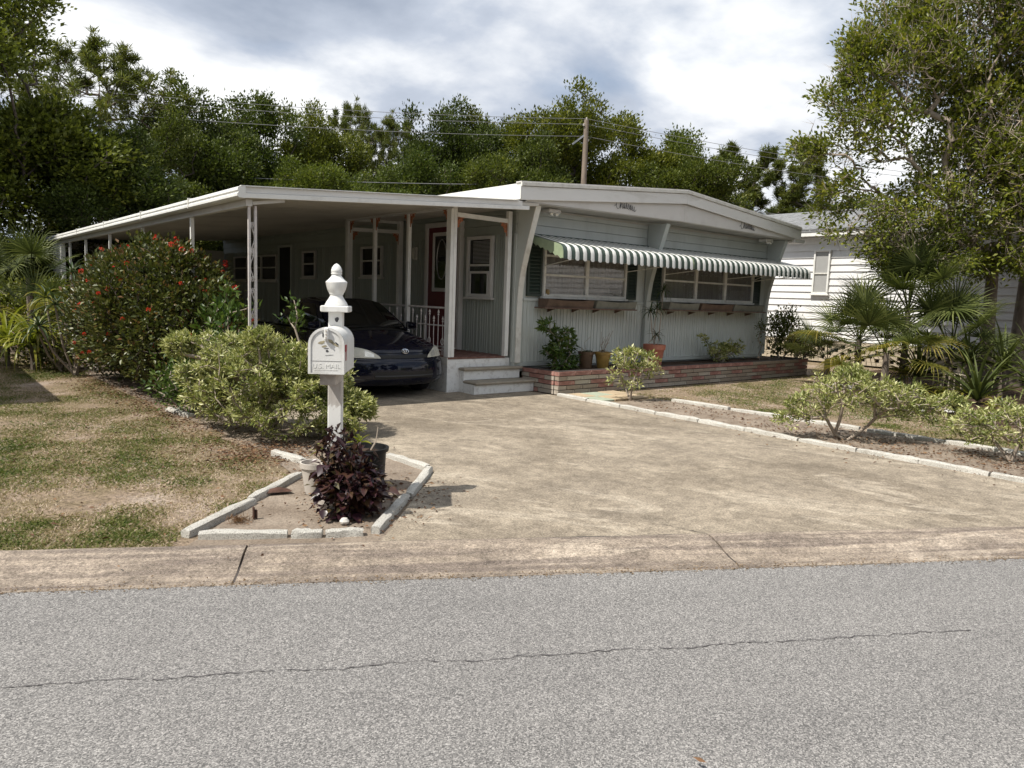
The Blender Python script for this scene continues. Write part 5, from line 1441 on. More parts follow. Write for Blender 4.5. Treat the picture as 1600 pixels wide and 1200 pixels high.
# ------------------------------------------------------------------ shrubs
def shrub(name, label, cat, loc, ells, ntip, per, sig, LL, WW, lm, stem=.006, rmax=.035, group=None, seed=1, flowers=None, up=.5, tintc=.3, out=.6, inner=.45, stemmat='twig', root=None, wide=.45, fold=.18, flat=.8, radw=.7, gap=None):
    global rng
    rng = np.random.default_rng(seed)
    t_ = thing(name, label, cat, (loc[0], loc[1], loc[2] if len(loc) > 2 else 0), group=group, local=True)
    tips = ell_pts(ells, ntip, inner); tips[:, 2] = np.maximum(tips[:, 2], .05)
    if gap is not None:
        tips = tips[np.array([mnoise.noise(Vector(p * 3.2)) for p in tips]) > gap]
    A, par = skeleton(np.array(root or (0, 0, -.02)), tips, .35, .1)
    rad, kids = pipes(A, par, stem, 2.3, rmax)
    V, F = tubes(A, par, rad, 4)
    link('stems', npmesh('stems', V, F, M[stemmat], k=4), t_)
    c = tips.mean(0) * np.array([1, 1, .5])
    lv, lf, lt = clumps(tips, c, per, sig, LL, WW, up=up, tintc=tintc, out=out, wide=wide, fold=fold, flat=flat, radw=radw)
    lv[:, 2] = np.maximum(lv[:, 2], .004)
    link('foliage', npmesh('foliage', lv, lf, L[lm], lt), t_)
    if flowers:
        k = rng.choice(len(tips), flowers, replace=False)
        T = tips[k] + unit(tips[k] - c) * .2
        # flower heads: domes of little four-petal stars
        proto = []
        for q in range(3):
            n = 46
            d = unit(rng.normal(size=(n, 3)) + np.array([0, 0, .6])); P = d * .035
            v_, f_, t2 = leaves(P, d + rng.normal(size=(n, 3)) * .9, .028, .022, rng.random(n), .1)
            proto.append(npmesh('flower', v_, f_, L['ixflower'], t2))
        for i, p in enumerate(T):
            link('flower', proto[i % 3], t_, tuple(p), (rng.uniform(-.5, .5), rng.uniform(-.5, .5), rng.uniform(0, 6)), rng.uniform(.5, .85))
    return t_
shrub('ixora_bush', 'large dense bush with red flower clusters beside the carport', 'bush', (2.95, 11.9), [(0, 0, 1.25, .95, 1.2, 1.0), (-.15, 1.3, 1.15, .85, 1.0, .95), (.1, -.9, .9, .8, .8, .85), (-.2, 2.0, 1.0, .7, .8, .9), (.05, .3, 1.66, .8, 1.1, .46)], 1650, 34, .085, .075, .042, 'ixora', gap=-.28, flowers=170, seed=61, inner=.72, stemmat='barkdark')
shrub('variegated_shrub', 'wide variegated yellow green shrub behind the mailbox', 'bush', (3.05, 7.95), [(0, 0, .58, .75, .8, .5), (-.25, .6, .6, .5, .6, .5), (.1, -.4, .42, .6, .5, .4), (-.15, .3, .9, .42, .5, .16), (-.25, 1.0, .5, .45, .5, .45), (.42, -.2, .75, .45, .45, .4), (.75, -.5, .3, .3, .25, .16, .1), (-.75, .6, .95, .16, .16, .14, .03), (.8, 0, .55, .2, .2, .16, .05), (-.2, -.3, 1.05, .18, .18, .14, .04), (.55, -.7, .2, .3, .2, .12, .06)], 2300, 24, .022, .058, .021, 'varieg', gap=-.04, seed=62, inner=.35, tintc=.45, radw=1.3)
shrub('variegated_shrub', 'small bare stemmed variegated bush in front of the brick planter', 'bush', (9.12, 8.05), [(0, 0, .66, .34, .34, .2), (-.3, .1, .48, .16, .2, .16), (.32, -.15, .5, .16, .16, .18), (-.1, 0, .3, .3, .3, .1, .006)], 80, 15, .022, .068, .03, 'varieg', radw=1.3, seed=63, inner=.5, rmax=.025, tintc=.5)
shrub('variegated_shrub', 'wide variegated shrub in the sandy bed right of the driveway', 'bush', (8.95, 4.35), [(0, 0, .62, .5, .5, .24), (-.35, .3, .42, .32, .3, .22), (.5, -.4, .5, .42, .38, .22), (.8, -.6, .42, .25, .25, .15), (-.5, .5, .25, .2, .2, .14), (.15, .1, .8, .16, .16, .1, .02), (.95, -.8, .5, .16, .16, .1, .02)], 420, 17, .022, .058, .022, 'varieg', radw=1.3, seed=64, inner=.4, rmax=.022, tintc=.5)
shrub('variegated_shrub', 'variegated shrub cut by the right edge of the picture', 'bush', (9.35, 2.7), [(0, 0, .4, .34, .34, .2), (-.05, .4, .34, .3, .3, .2), (.3, -.2, .45, .34, .3, .2), (.35, .2, .5, .22, .22, .16)], 190, 15, .022, .058, .022, 'varieg', radw=1.3, seed=65, inner=.4, rmax=.02, tintc=.5)
shrub('green_shrub', 'glossy broad leafed green sapling between the red flowered bush and the carport column', 'bush', (3.2, 9.95), [(0, 0, .85, .33, .4, .5), (.12, .0, 1.42, .14, .16, .18), (.2, -.15, 1.2, .15, .16, .16)], 55, 10, .09, .13, .055, 'green', seed=66, inner=.4)
shrub('green_shrub', 'low green leafy plant at the foot of the red flowered bush', 'bush', (2.72, 9.7), [(0, 0, .35, .45, .5, .3), (.05, .3, .5, .4, .4, .3)], 90, 15, .07, .075, .035, 'green', seed=67, inner=.3)
shrub('thin_sapling', 'thin green sapling poking above the variegated shrub', 'plant', (3.25, 7.75), [(0, 0, 1.25, .1, .1, .2), (.02, .0, 1.5, .06, .06, .06)], 10, 8, .04, .075, .035, 'green', seed=68, inner=.2)
# planter plants
shrub('umbrella_plant', 'dark green umbrella plant at the left end of the brick planter', 'plant', (8.76, 9.55, .36), [(-.2, 0, .72, .17, .16, .15), (.18, 0, .6, .18, .16, .15), (.42, -.03, .45, .16, .13, .14), (-.02, 0, .34, .22, .2, .15), (.1, -.05, .14, .24, .18, .1), (.38, 0, .18, .16, .14, .12)], 62, 15, .02, .115, .045, 'green', radw=1.6, seed=71, inner=.5, up=-.1, rmax=.02)
shrub('variegated_plant', 'sprawling variegated plant in the brick planter under the right window', 'plant', (13.8, 9.6, .36), [(0, 0, .22, .45, .2, .2), (.35, -.05, .3, .3, .18, .2), (-.5, .05, .4, .16, .14, .13), (-.75, .05, .52, .14, .12, .08), (-.2, 0, .25, .3, .18, .15)], 75, 15, .02, .08, .032, 'varieg', radw=1.4, seed=72, inner=.3, tintc=.6)
shrub('dark_shrub', 'dark leafed shrub at the right corner of the mobile home', 'bush', (16.35, 9.7, .3), [(0, .1, .7, .35, .35, .55), (.15, 0, 1.05, .25, .25, .3), (.4, -.2, .4, .35, .35, .35)], 140, 22, .07, .07, .034, 'oak', seed=73, inner=.3)
shrub('variegated_shrub', 'pale variegated shrub at the right end of the brick planter', 'bush', (16.55, 9.35, .25), [(0, 0, .5, .4, .35, .35), (.35, -.1, .45, .35, .3, .3), (-.2, 0, .75, .2, .2, .2)], 130, 16, .022, .07, .03, 'varieg', radw=1.3, seed=74, inner=.3, tintc=.6)
shrub('dark_shrub', 'thin dark sprig against the siding beside the right corner bracket', 'plant', (15.35, 9.65, .36), [(0, 0, .55, .1, .1, .3), (-.08, 0, .8, .1, .1, .1)], 18, 12, .05, .06, .026, 'oak', seed=75, inner=.2)
# pots in the planter
def pot(label, loc, r0_, r1_, h, m, rimh=.05, name='flower_pot'):
    t_ = thing(name, label, 'flower pot', loc, local=True)
    obj('body', MB().lathe([(r0_, 0), (r1_ * .95, h - rimh), (r1_ * 1.06, h - rimh), (r1_ * 1.08, h), (r1_ * .95, h), (r1_ * .9, h - .04), (0.001, h - .045)], (0, 0, 0), 24), m, t_, smooth=True)
    obj('soil', MB().lathe([(r1_ * .93, h - .05), (r1_ * .5, h - .03), (0, h - .028)], (0, 0, 0), 16), M['soil'], t_)
    return t_
pot('large terracotta pot in the brick planter holding spiky dracaenas', (11.38, 9.5, .36), .15, .205, .42, M['terracotta'], .1)
pot('mustard yellow pot of dried stalks in the brick planter', (9.92, 9.48, .36), .1, .15, .3, M['potyellow'])
pot('brown pot half hidden behind the mustard yellow pot', (9.66, 9.66, .36), .11, .14, .3, M['potbrown'])
def strap(Ln, W, bend, n=6, vfold=.25, lm='drac', tip=1.0, seed=0):
    """one strap leaf along +x rising, bending down; returns mesh"""
    rs = np.random.default_rng(seed); vs = []; tn = []
    ang = 0.0; p = np.array([0.0, 0.0, 0.0]); st_ = Ln / n
    for i in range(n + 1):
        u = i / n; w = W * (1 - (u ** 2.2) * tip) * (0.55 + .45 * min(1, u * 4))
        vs += [(p[0], -w / 2, p[2] + w * vfold), (p[0], 0, p[2]), (p[0], w / 2, p[2] + w * vfold)]
        tn += [.3 + .7 * rs.random() * u] * 3
        ang -= bend / n * (0.4 + 1.2 * u)
        p = p + np.array([math.cos(ang), 0, math.sin(ang)]) * st_
    F = []
    for i in range(n):
        a = i * 3
        F += [(a, a + 1, a + 4, a + 3), (a + 1, a + 2, a + 5, a + 4)]
    return npmesh('leaf', np.array(vs), np.array(F), L[lm], np.array(tn), 4)
def rosette(parent, c, n, meshes, el0, el1, sc=1.0, seed=0):
    rs = random.Random(seed)
    for i in range(n):
        az = i * 2.399 + rs.uniform(-.25, .25); el = el0 + (el1 - el0) * (i / max(1, n - 1)) + rs.uniform(-.12, .12)
        link('leaf', meshes[i % len(meshes)], parent, c, (0, -el, az), sc * rs.uniform(.8, 1.1))
drl = [strap(.36, .036, 1.5, 6, .3, 'drac', 1, 1), strap(.34, .034, 1.9, 6, .3, 'drac', 1, 2)]
dt = thing('dracaena_plant', 'spiky dracaena with four thin canes standing in the terracotta pot', 'plant', (11.38, 9.5, .74), local=True)
canes = [((0, 0, 0), (-.1, 0, .3), (-.17, 0, .68)), ((.02, 0, 0), (-.02, .02, .35), (.02, 0, .76)), ((.1, 0, 0), (.14, 0, .5), (.18, 0, 1.1)), ((-.06, 0, 0), (-.2, -.02, .08), (.0, -.03, .22))]
mb = MB()
for c in canes: mb.tube(c, .009, 5)
obj('stems', mb, M['twig'], dt)
for k, c in enumerate(canes): rosette(dt, c[-1], 17 if k < 3 else 12, drl, -.5, 1.2, .9 if k < 3 else .8, k)
ds = thing('dried_plant', 'dried leafless stalks standing in the mustard yellow pot', 'plant', (9.92, 9.48, .63), local=True)
mb = MB()
for k in range(9):
    a = k * .7; mb.tube([(0, 0, 0), (.06 * math.cos(a), .05 * math.sin(a), .15), (.05 + .1 * math.cos(a) + .08 * (k % 2), .08 * math.sin(a), .2 + .25 * ((k * 37 % 10) / 10))], .006, 4)
obj('stalks', mb, M['twig'], ds)
dls = [strap(.16, .03, 2.4, 5, .3, 'dry', 1, 3)]
rosette(ds, (0, 0, .03), 14, dls, -.4, 1.0, 1, 5)
ds2 = thing('dried_plant', 'withered drooping plant in the brown pot', 'plant', (9.66, 9.66, .63), local=True)
obj('stalks', MB().tube([(0, 0, 0), (-.05, 0, .2), (.1, 0, .3)], .005, 4).tube([(0, 0, 0), (-.12, 0, .1), (-.16, -.04, .02)], .006, 4), M['twig'], ds2)
rosette(ds2, (0, 0, .02), 16, [strap(.2, .03, 2.6, 5, .3, 'drac', 1, 4)], -.5, .9, 1, 6)
# mailbox bed plants
pp_ = (2.42, 4.78)
pot('dull white pot beside the purple leaved plant', (2.45, 5.42, 0), .07, .105, .25, M['potwhite'], .04)
pot('small white bowl pot buried under the purple leaves', (2.33, 4.84, 0), .09, .115, .12, M['potwhite'], .03)
bpot = pot('black plastic nursery pot standing behind the purple leaved plant', (2.86, 5.34, 0), .15, .175, .345, M['potblack'], .03)
pu = thing('purple_plant', 'dark purple leaved trailing plant at the foot of the mailbox post', 'plant', (pp_[0], pp_[1], 0), local=True)
rng = np.random.default_rng(81)
tipsP = ell_pts([(-.02, 0, .2, .2, .2, .2), (0, 0, .36, .17, .16, .14), (-.03, .08, .5, .12, .11, .1), (.05, -.03, .2, .21, .2, .17)], 170, .5)
tipsP[:, 2] = np.maximum(tipsP[:, 2], .04)
A, par = skeleton(np.array([0, 0, .05]), tipsP, .3, .12); rad, kd = pipes(A, par, .0035, 2.3, .016)
V, F = tubes(A, par, rad, 4); link('stems', npmesh('stems', V, F, M['barkdark'], k=4), pu)
def heart(seed, lm):
    rs = np.random.default_rng(seed); out = [(0, 0), (.012, .035), (.035, .048), (.07, .03), (.11, 0), (.07, -.03), (.035, -.048), (.012, -.035)]
    vs = [(x, y, -.02 * (x / .11) ** 2 + abs(y) * .28) for x, y in out] + [(.05, 0, -.004)]
    F = [(8, k, (k + 1) % 8) for k in range(8)]
    return npmesh('leaf', np.array(vs), np.array(F), L[lm], rs.random(9) * .35 + .65 * rs.random())
HM = [heart(200 + k, 'purple') for k in range(10)]
cP = np.array([0, 0, .15])
for i in range(295):
    p = tipsP[i % len(tipsP)] + rng.normal(size=3) * .035
    d = p - cP; az = math.atan2(d[1], d[0]) + rng.normal() * .6
    el = rng.uniform(-.9, .35)
    link('leaf', HM[i % 10], pu, (p[0], p[1], max(p[2], .05)), (rng.normal() * .4, -el, az), rng.uniform(.55, 1.0))
nn_ = 900
T = tipsP[rng.integers(0, len(tipsP), nn_)] + rng.normal(size=(nn_, 3)) * .04; T[:, 2] = np.maximum(T[:, 2], .03)
lv, lf, lt = leaves(T, unit(T - cP) + rng.normal(size=(nn_, 3)) * .5 + np.array([0, 0, -.2]), rng.uniform(.04, .075, nn_), rng.uniform(.028, .05, nn_), rng.random(nn_), .2)
tag(link('small_leaves', npmesh('small_leaves', lv, lf, L['purple'], lt), pu), kind='stuff')
yl = thing('potted_sprout', 'young yellow green sprout growing in the black nursery pot', 'plant', (2.78, 5.30, .3), local=True)
obj('stem', MB().tube([(0, 0, 0), (.0, 0, .12)], .005, 5), M['twig'], yl)
rosette(yl, (0, 0, .09), 7, [strap(.15, .04, .9, 5, .25, 'areca', 1, 8)], .2, 1.3, 1, 9)
tw = thing('dead_twigs', 'bare dead twigs stuck in the black nursery pot', 'twigs', (2.92, 5.33, .3), local=True)
obj('twig', MB().tube([(0, 0, 0), (.03, 0, .1), (.05, .01, .2)], .005, 4), M['twig'], tw); obj('twig', MB().tube([(-.03, 0, 0), (.03, 0, .09)], .008, 4), M['twig'], tw)
cr_ = thing('croton_plant', 'small orange and green croton behind the white pot', 'plant', (2.60, 5.56, .0), local=True)
obj('stem', MB().tube([(0, 0, 0), (-.02, 0, .3)], .008, 5), M['twig'], cr_)
rosette(cr_, (-.02, 0, .3), 9, [strap(.15, .04, .9, 5, .25, 'brom', 1, 11)], -.2, 1.1, 1, 12)
rosette(cr_, (0, 0, .2), 6, [strap(.14, .045, 1.0, 5, .25, 'green', 1, 13)], -.2, .7, 1, 14)
for (x, y, h, a, lab) in ((1.83, 5.0, .085, .5, 'short rusty iron stake standing in the sandy mailbox bed'), ):
    tag(obj('rusty_stake', MB().box(x - .02, x - .012, y - .012, y + .012, 0, h).box(x - .004, x + .006, y - .014, y + .01, 0, h * .75), M['rust']), lab, 'stake')
tag(obj('bark_scrap', MB().sheet(lambda u, v: (2.1 + .2 * u, 5.52 + .1 * v - .04 * u, .02 + .03 * math.sin(u * 3.1) * math.sin(v * 3.1)), 6, 4), M['rust']), 'rusty brown scrap lying inside the left edging of the mailbox bed', 'scrap')
tag(obj('marker_stake', MB().box(2.585, 2.625, 14.9, 14.94, 0, .3), M['white']), 'small white marker stake on the lawn left of the red flowered bush', 'stake')
tag(obj('pebble', MB().lathe([(0, 0), (.03, .01), (.035, .025), (.02, .045), (0, .05)], (2.28, 4.55, 0), 8), M['rock'], smooth=True), 'small white pebble in front of the purple plant', 'pebble')

# ------------------------------------------------------------------ palms and strap plants
def fan(seed, lm, rad_=.62, nseg=34, span=2.3, pet=.7, droop=.5):
    rs = np.random.default_rng(seed); V = []; F = []; T = []
    # petiole
    for i in range(7):
        u = i / 6; x = pet * u; z = .06 * math.sin(u * 1.6) * pet
        for k in range(4):
            V.append((x, .011 * math.cos(k * 1.57), z + .009 * math.sin(k * 1.57))); T.append(.5)
    for i in range(6):
        for k in range(4): F.append((i * 4 + k, i * 4 + (k + 1) % 4, (i + 1) * 4 + (k + 1) % 4, (i + 1) * 4 + k))
    c = np.array([pet, 0, .06 * pet])
    for s in range(nseg):
        a = -span + 2 * span * s / (nseg - 1) + rs.normal() * .02
        Ln = rad_ * (1 - .18 * (abs(a) / span) ** 2) * rs.uniform(.9, 1.05)
        d = np.array([math.cos(a), math.sin(a), 0]); sd = np.array([-math.sin(a), math.cos(a), 0])
        o = len(V); tint = rs.random(); n = 5
        for i in range(n + 1):
            u = i / n
            w = .5 * Ln * 2 * span / nseg * min(u + .05, .45) * (1 if u < .5 else max(.03, (1 - (u - .5) / .5)))
            w = min(w, .0125 * (1 if u < .5 else max(.05, 1 - (u - .5) * 1.9)))
            z = .10 * u * math.cos(a) - droop * Ln * max(0, u - .45) ** 2 * rs.uniform(.6, 1.6) + .12 * u * (abs(a) / span)
            p = c + d * Ln * u + np.array([0, 0, z])
            V += [tuple(p - sd * w + np.array([0, 0, w * .35])), tuple(p), tuple(p + sd * w + np.array([0, 0, w * .35]))]; T += [tint * .7 + .3 * u] * 3
        for i in range(n):
            q = o + i * 3; F += [(q, q + 1, q + 4, q + 3), (q + 1, q + 2, q + 5, q + 4)]
    return npmesh('frond', np.array(V), np.array(F), L[lm], np.array(T), 4)
FAN = [fan(300 + k, 'palm', nseg=30, droop=.3 + .35 * k) for k in range(3)]; FANY = [fan(310 + k, 'palmy', droop=1.2) for k in range(2)]
def fanpalm(label, loc, crown_z, n, sc, seed, yellow=0, e0=-.1, e1=1.45, stem=True):
    t_ = thing('fan_palm', label, 'palm', (loc[0], loc[1], 0), local=True)
    rs = random.Random(seed)
    if stem: obj('trunk', MB().tube([(0, 0, -.02), (.02, 0, crown_z * .5), (0, 0, crown_z + .03)], [.09, .07, .05], 8), M['bark'], t_, smooth=True)
    for i in range(n):
        az = i * 2.399 + rs.uniform(-.3, .3); el = e0 + (e1 - e0) * (i + .5) / n + rs.uniform(-.15, .15)
        m = (FANY if i < yellow else FAN)[i % (2 if i < yellow else 3)]
        link('frond', m, t_, (0, 0, crown_z), (rs.uniform(-.5, .5), -el, az), sc * rs.uniform(.85, 1.12))
    return t_
fanpalm('fan palm with spreading dark fronds in front of the white neighbour wall', (15.4, 7.4), .95, 15, 1.12, 1, 2)
fanpalm('small fan palm with one wide frond over the white siding, nearest the breeze brick skirt', (15.3, 8.0), .5, 7, 1.0, 2, 0, .0, .8)
fanpalm('tall fan palm with upright fronds left of the two grey trunks', (16.4, 6.9), 1.6, 18, 1.35, 3, 0)
fanpalm('low fan palm with drooping yellow green fronds', (14.9, 6.6), .75, 13, 1.1, 4, 6, -.5, 1.1)
fanpalm('dense low fan palm in the shade before the trunks', (16.7, 6.1), .8, 16, 1.3, 5, 0)
fanpalm('tall fan palm with one upright frond at the left edge of the lawn', (2.0, 18.4), 1.6, 8, 1.0, 6, 0, .3, 1.45)
fanpalm('fan palm cut by the left edge of the picture', (1.45, 18.6), 1.4, 8, .95, 7, 0)
fanpalm('pale fan palm lower beside the golden palm', (2.0, 17.4), .8, 7, .85, 8, 3)
YU = [strap(.95, .055, 1.0, 7, .3, 'palm', 1, 21), strap(.85, .05, 1.5, 7, .3, 'palm', 1, 22), strap(1.0, .055, .6, 7, .3, 'palm', 1, 23)]
def yucca(label, loc, z, n, sc, seed, e0=.1, e1=1.4, meshes=YU, name='strap_plant'):
    t_ = thing(name, label, 'plant', (loc[0], loc[1], 0), local=True)
    if z > .1: obj('stem', MB().tube([(0, 0, -.02), (.01, 0, z)], .045, 7), M['bark'], t_)
    rosette(t_, (0, 0, z), n, meshes, e0, e1, sc, seed)
    return t_
yucca('spiky strap leaved plant before the left grey trunk', (16.5, 5.7), .6, 40, 1.05, 31)
yucca('spiky strap leaved plant before the right grey trunk', (16.6, 5.1), .55, 40, 1.1, 32)
yucca('tall green strap leaved clump at the far right of the tree bed', (14.8, 4.9), .05, 34, 1.25, 33, .6, 1.5)
yucca('strap leaved plant with arching leaves at the right edge', (16.0, 4.4), .35, 34, 1.15, 34)
yucca('dark strap leaved clump filling the shade between the fan palms', (15.7, 6.3), .3, 40, 1.1, 35)
AR = [strap(1.0, .05, 1.7, 8, .2, 'areca', 1, 41), strap(.9, .05, 2.1, 8, .2, 'areca', 1, 42)]
yucca('golden yellow arching palm clump at the left edge', (1.72, 15.7), .45, 70, 1.15, 43, .1, 1.45, AR, 'golden_palm')
yucca('yellow leaved clump low at the left edge behind the golden palm', (1.42, 16.6), .4, 45, 1.2, 44, .1, 1.4, AR, 'golden_palm')
DL = [strap(.5, .045, 1.3, 6, .3, 'drac', 1, 51), strap(.45, .04, 1.8, 6, .3, 'drac', 1, 52)]
def canes_plant(label, loc, cs, seed, mats=DL):
    t_ = thing('cane_plant', label, 'plant', (loc[0], loc[1], 0), local=True)
    mb = MB()
    for c in cs: mb.tube(c, .018, 6)
    obj('stems', mb, M['twig'], t_)
    for k, c in enumerate(cs): rosette(t_, c[-1], 22, mats, -.4, 1.3, 1, seed + k)
    return t_
canes_plant('multi stemmed dracaena with dark leaf heads left of the red flowered bush', (2.2, 14.6), [((0, 0, 0), (.05, 0, .6), (.02, 0, 1.75)), ((0, .05, 0), (-.15, 0, .5), (-.25, 0, 1.2)), ((0, -.05, 0), (.2, 0, .7), (.3, .1, 1.45)), ((0, 0, 0), (-.3, 0, .4), (-.5, -.1, .85)), ((.05, 0, 0), (.12, 0, .8), (.2, -.1, 1.0))], 71)
canes_plant('bushy croton like cane plant with brown tinted leaves beside the golden palm', (2.1, 15.3), [((0, 0, 0), (-.1, 0, .5), (-.2, 0, 1.3)), ((0, .05, 0), (.1, 0, .5), (.1, .2, 1.1)), ((0, -.05, 0), (-.2, -.1, .3), (-.35, -.2, .7))], 76, [strap(.45, .05, 1.6, 6, .3, 'brom', 1, 53), DL[0]])
shrub('dark_shrub', 'low dark undergrowth bush at the foot of the dracaena stems', 'bush', (2.3, 15.6), [(0, 0, .25, .5, .6, .25), (-.3, .8, .3, .5, .7, .3)], 100, 18, .09, .09, .045, 'ixora', seed=78)
shrub('dark_shrub', 'dark hedge bush behind the golden palm and fan palms', 'bush', (2.6, 20.5), [(0, 0, .8, .9, 1.8, .8), (-1.0, .5, .8, 1.0, 1.8, .8)], 260, 20, .13, .12, .06, 'oak', seed=79)
# bromeliads, rocks, stump in the tree bed
BR = [strap(.3, .05, 1.2, 5, .3, 'brom', 1, 61), strap(.26, .05, 1.6, 5, .3, 'brom', 1, 62)]
br0 = thing('bromeliad', 'yellow green bromeliad rosette on the ground of the tree bed', 'plant', (14.4, 6.1, 0), local=True, group='bromeliads in the tree bed')
rosette(br0, (0, 0, .05), 14, BR, .1, 1.2, 1, 91)
for i, (x, y, s_) in enumerate(((14.9, 5.9, 1.1), (15.3, 5.7, 1.2), (15.6, 6.0, 1.2), (15.1, 6.3, .9), (14.1, 6.6, 1.0), (14.6, 5.5, .9), (15.6, 5.2, 1.1), (14.0, 4.4, .8), (14.8, 4.6, 1.0), (13.9, 7.0, 1.0), (15.9, 5.5, 1.0), (13.9, 3.9, .9))):
    dup(br0, (x, y, 0), i * 1.1, scale=s_)
def rockm(s, seed):
    rs = random.Random(seed); mb = MB().lathe([(0, -.05), (.8, 0), (1.0, .25), (.85, .6), (.45, .85), (0, .92)], (0, 0, 0), 10)
    mb.v = [(x * s[0] * rs.uniform(.88, 1.1), y * s[1] * rs.uniform(.88, 1.1), z * s[2]) for x, y, z in mb.v]; return mb
for (x, y, s_, lab) in ((12.95, 4.75, (.26, .18, .13), 'smooth white rock lying at the edge of the tree bed'), (12.45, 4.95, (.15, .12, .13), 'small tan rock left of the smooth white rock')):
    o = link('garden_rock', rockm(s_, int(x * 10)).mesh('garden_rock', (0, 0, 0), M['rock'], True), None, (x, y, 0)); tag(o, lab, 'rock')
sm_ = MB()
for k in range(26):
    a = k * .42; r_ = .18 + .05 * (k % 3)
    sm_.tube([(.06 * math.cos(a), .06 * math.sin(a), .42), (r_ * math.cos(a), r_ * math.sin(a), .40), (r_ * 1.15 * math.cos(a), r_ * 1.15 * math.sin(a), .02 + .1 * (k % 4))], .011, 4)
sk = thing('dried_palm', 'dried grey skeleton of a palm drooping near the trunks', 'dead plant', (15.9, 5.75, 0), local=True)
obj('dead_fronds', sm_, paint('dead frond', (.3, .26, .2), .9, .2, 9), sk)
obj('stump', MB().tube([(0, 0, -.02), (0, 0, .4)], [.09, .07], 8), M['bark'], sk)
edging('curved pale edging stones at the back of the tree bed under the fan palm', [((14.3, 7.6), (14.6, 7.2), .5), ((14.6, 7.2), (15.2, 6.95), .5)], .12, .1)

# ------------------------------------------------------------------ grass, litter
rng = np.random.default_rng(90)
def inpoly(x, y, P):
    c = np.zeros(len(x), bool); j = len(P) - 1
    for i in range(len(P)):
        xi, yi = P[i]; xj, yj = P[j]
        m = ((yi > y) != (yj > y)) & (x < (xj - xi) * (y - yi) / (yj - yi + 1e-12) + xi)
        c ^= m; j = i
    return c
def nz(x, y, f, sd):
    return np.array([mnoise.noise(Vector((a * f, b * f, sd))) for a, b in zip(x, y)])
def grass(n, poly, name, box, hmin, hmax, clumpsl=(), thr=-.05, pw_=1.0):
    x = rng.uniform(box[0], box[1], n); y = box[2] + (box[3] - box[2]) * rng.random(n) ** pw_
    m = inpoly(x, y, poly); x = x[m]; y = y[m]
    g_ = nz(x, y, .9, 3.1) * .7 + nz(x, y, 2.7, 7.7) * .45
    keep = g_ + rng.normal(size=len(x)) * .14 > thr
    x = x[keep]; y = y[keep]; g_ = g_[keep]
    tint = np.clip(.33 + g_ * 1.05 + rng.normal(size=len(x)) * .27, 0, 1); hh = rng.uniform(hmin, hmax, len(x)) * (1 + g_)
    for cx, cy, r_, k in clumpsl:
        xx = cx + rng.normal(size=k) * r_; yy = cy + rng.normal(size=k) * r_
        x = np.concatenate([x, xx]); y = np.concatenate([y, yy]); tint = np.concatenate([tint, np.clip(.82 + rng.normal(size=k) * .2, 0, 1)]); hh = np.concatenate([hh, rng.uniform(hmin * 1.3, hmax * 1.5, k)])
    m = inpoly(x, y, poly); x = x[m]; y = y[m]; tint = tint[m]; hh = hh[m]
    k = len(x); P = np.stack([x, y, np.full(k, -.014)], 1)
    D = unit(rng.normal(size=(k, 3)) * np.array([1, 1, .25]) + np.array([0, 0, .75]))
    sd = unit(np.cross(D, rng.normal(size=(k, 3)))) * (.0035 * rng.uniform(.7, 1.5, (k, 1)))
    h3 = hh[:, None]
    mid = P + D * h3 * .55; tip = P + D * h3 * .95 + np.stack([D[:, 0], D[:, 1], np.full(k, -.35)], 1) * h3 * .3
    tip[:, 2] = np.maximum(tip[:, 2], .002)
    V = np.stack([P - sd, P + sd, mid + sd * .8, mid - sd * .8, tip], 1).reshape(-1, 3)
    i5 = np.arange(k)[:, None] * 5
    F = np.concatenate([i5 + np.array([[0, 1, 2]]), i5 + np.array([[0, 2, 3]]), i5 + np.array([[3, 2, 4]])], 1).reshape(-1, 3)
    o = link(name, npmesh(name, V, F, L['grass'], np.repeat(tint, 5)))
    return tag(o, 'patchy dry grass on the lawn', 'grass', kind='stuff')
lp = [st(4.665, -6.5)[:2], (1.18, 4.70), (1.30, 4.9), (2.5, 6.0), (2.6, 6.8), (2.5, 9), (2.45, 12), (2.4, 16), (1.7, 19.5), (-1.5, 21), (-4, 8)]
grass(400000, lp, 'lawn_grass', (-2.2, 2.65, 4.2, 21), .012, .032, [(.93, 5.12, .09, 800), (1.12, 5.02, .06, 500), (.38, 5.38, .09, 700), (1.02, 5.42, .07, 450), (.62, 5.62, .06, 350), (1.35, 6.7, .15, 500), (1.75, 6.3, .1, 400), (.9, 7.4, .25, 700), (1.6, 8.1, .25, 700), (2.0, 9.0, .2, 600), (.3, 5.7, .12, 500), (1.2, 9.5, .3, 900), (.5, 8.0, .3, 700)], thr=-.13, pw_=1.7)
rp = [(9.75, 8.0), (8.6, 8.95), (16.8, 9.2), (20.9, 9.3), (17.5, 9.1), (15.3, 8.2), (13.2, 6.2), (12.1, 3.5), (13.5, -2), (10.1, -1), (9.95, 2.7)]
grass(150000, rp, 'lawn_grass', (8.6, 17, -1, 9.3), .015, .04, [(10.3, 6.2, .15, 500), (10.8, 7.2, .25, 600), (11.6, 7.8, .3, 700), (12.5, 7.4, .25, 500), (11.2, 5.2, .3, 800), (11.9, 4.3, .4, 1500), (11.2, 3.8, .3, 900), (10.6, 4.6, .12, 500), (13.0, 8.0, .3, 500), (12.2, 5.6, .3, 600), (17.2, 9.0, .2, 500)], thr=-.05)
dg = thing('dry_tuft', 'small orange tuft of dry grass inside the mailbox bed edging', 'grass tuft', (1.72, 5.0, 0), local=True)
k = 150
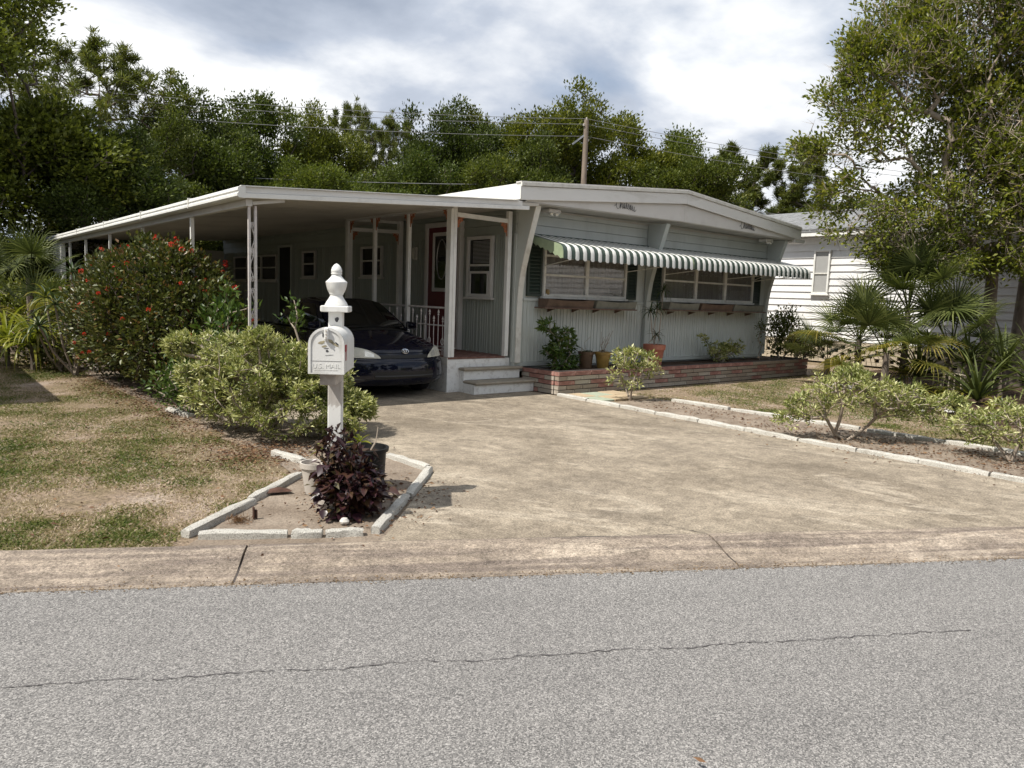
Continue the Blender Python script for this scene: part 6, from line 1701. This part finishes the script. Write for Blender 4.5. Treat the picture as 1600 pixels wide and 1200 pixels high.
P = np.stack([rng.normal(size=k) * .04, rng.normal(size=k) * .04, np.zeros(k)], 1); D = unit(rng.normal(size=(k, 3)) + np.array([0, 0, .6]))
lv, lf, lt = leaves(P, D, rng.uniform(.03, .08, k), np.full(k, .005), rng.uniform(.6, 1, k), .05); lv[:, 2] = np.maximum(lv[:, 2], 0)
link('blades', npmesh('blades', lv, lf, L['litter'], lt), dg)
# leaf litter
def litter(n, regions):
    ps = []
    for cx, cy, rx, ry, w in regions:
        k = int(n * w); ps.append(np.stack([cx + rng.normal(size=k) * rx, cy + rng.normal(size=k) * ry], 1))
    q = np.concatenate(ps); k = len(q)
    P = np.stack([q[:, 0], q[:, 1], rng.uniform(.004, .016, k)], 1)
    a = rng.uniform(0, 6.28, k); D = np.stack([np.cos(a), np.sin(a), rng.uniform(-.15, .3, k)], 1)
    lv, lf, lt = leaves(P, D, rng.uniform(.02, .055, k), rng.uniform(.008, .022, k), rng.random(k), .2)
    lv[:, 2] = np.clip(lv[:, 2], .003, .04)
    return tag(link('leaf_litter', npmesh('leaf_litter', lv, lf, L['litter'], lt)), 'brown fallen leaves scattered on the sand', 'leaves', kind='stuff')
litter(7000, [(2.7, 7.0, .35, .35, .2), (2.5, 9.8, .2, 1.2, .14), (2.35, 13, .25, 1.5, .16), (9.0, 4.2, .45, .8, .12), (9.2, 2.6, .5, .6, .12), (9.2, 6.4, .4, 1.0, .06), (2.5, 4.7, .25, .25, .03), (2.9, 5.2, .3, .3, .04), (13.5, 5.0, 1.0, 1.2, .14), (1.2, 7.6, .8, 1.5, .05), (10.8, 6.0, 1.2, 1.8, .05)])

k = 2600
tt = rng.uniform(-5, 6, k); ss = 4.13 + np.abs(rng.normal(size=k)) * .05 - rng.random(k) * .06
xy = np.outer(ss, Vv) + np.outer(tt, U)
P = np.stack([xy[:, 0], xy[:, 1], np.full(k, -.027)], 1)
lv, lf, lt = leaves(P, rng.normal(size=(k, 3)) * np.array([1, 1, .3]), rng.uniform(.006, .02, k), rng.uniform(.004, .012, k), np.clip(rng.random(k) * .8, 0, 1), .3)
lv[:, 2] = np.clip(lv[:, 2], -.028, -.01)
tag(link('gutter_grit', npmesh('gutter_grit', lv, lf, L['dry'], lt)), 'fine grit and dry bits gathered along the gutter edge', 'grit', kind='stuff')
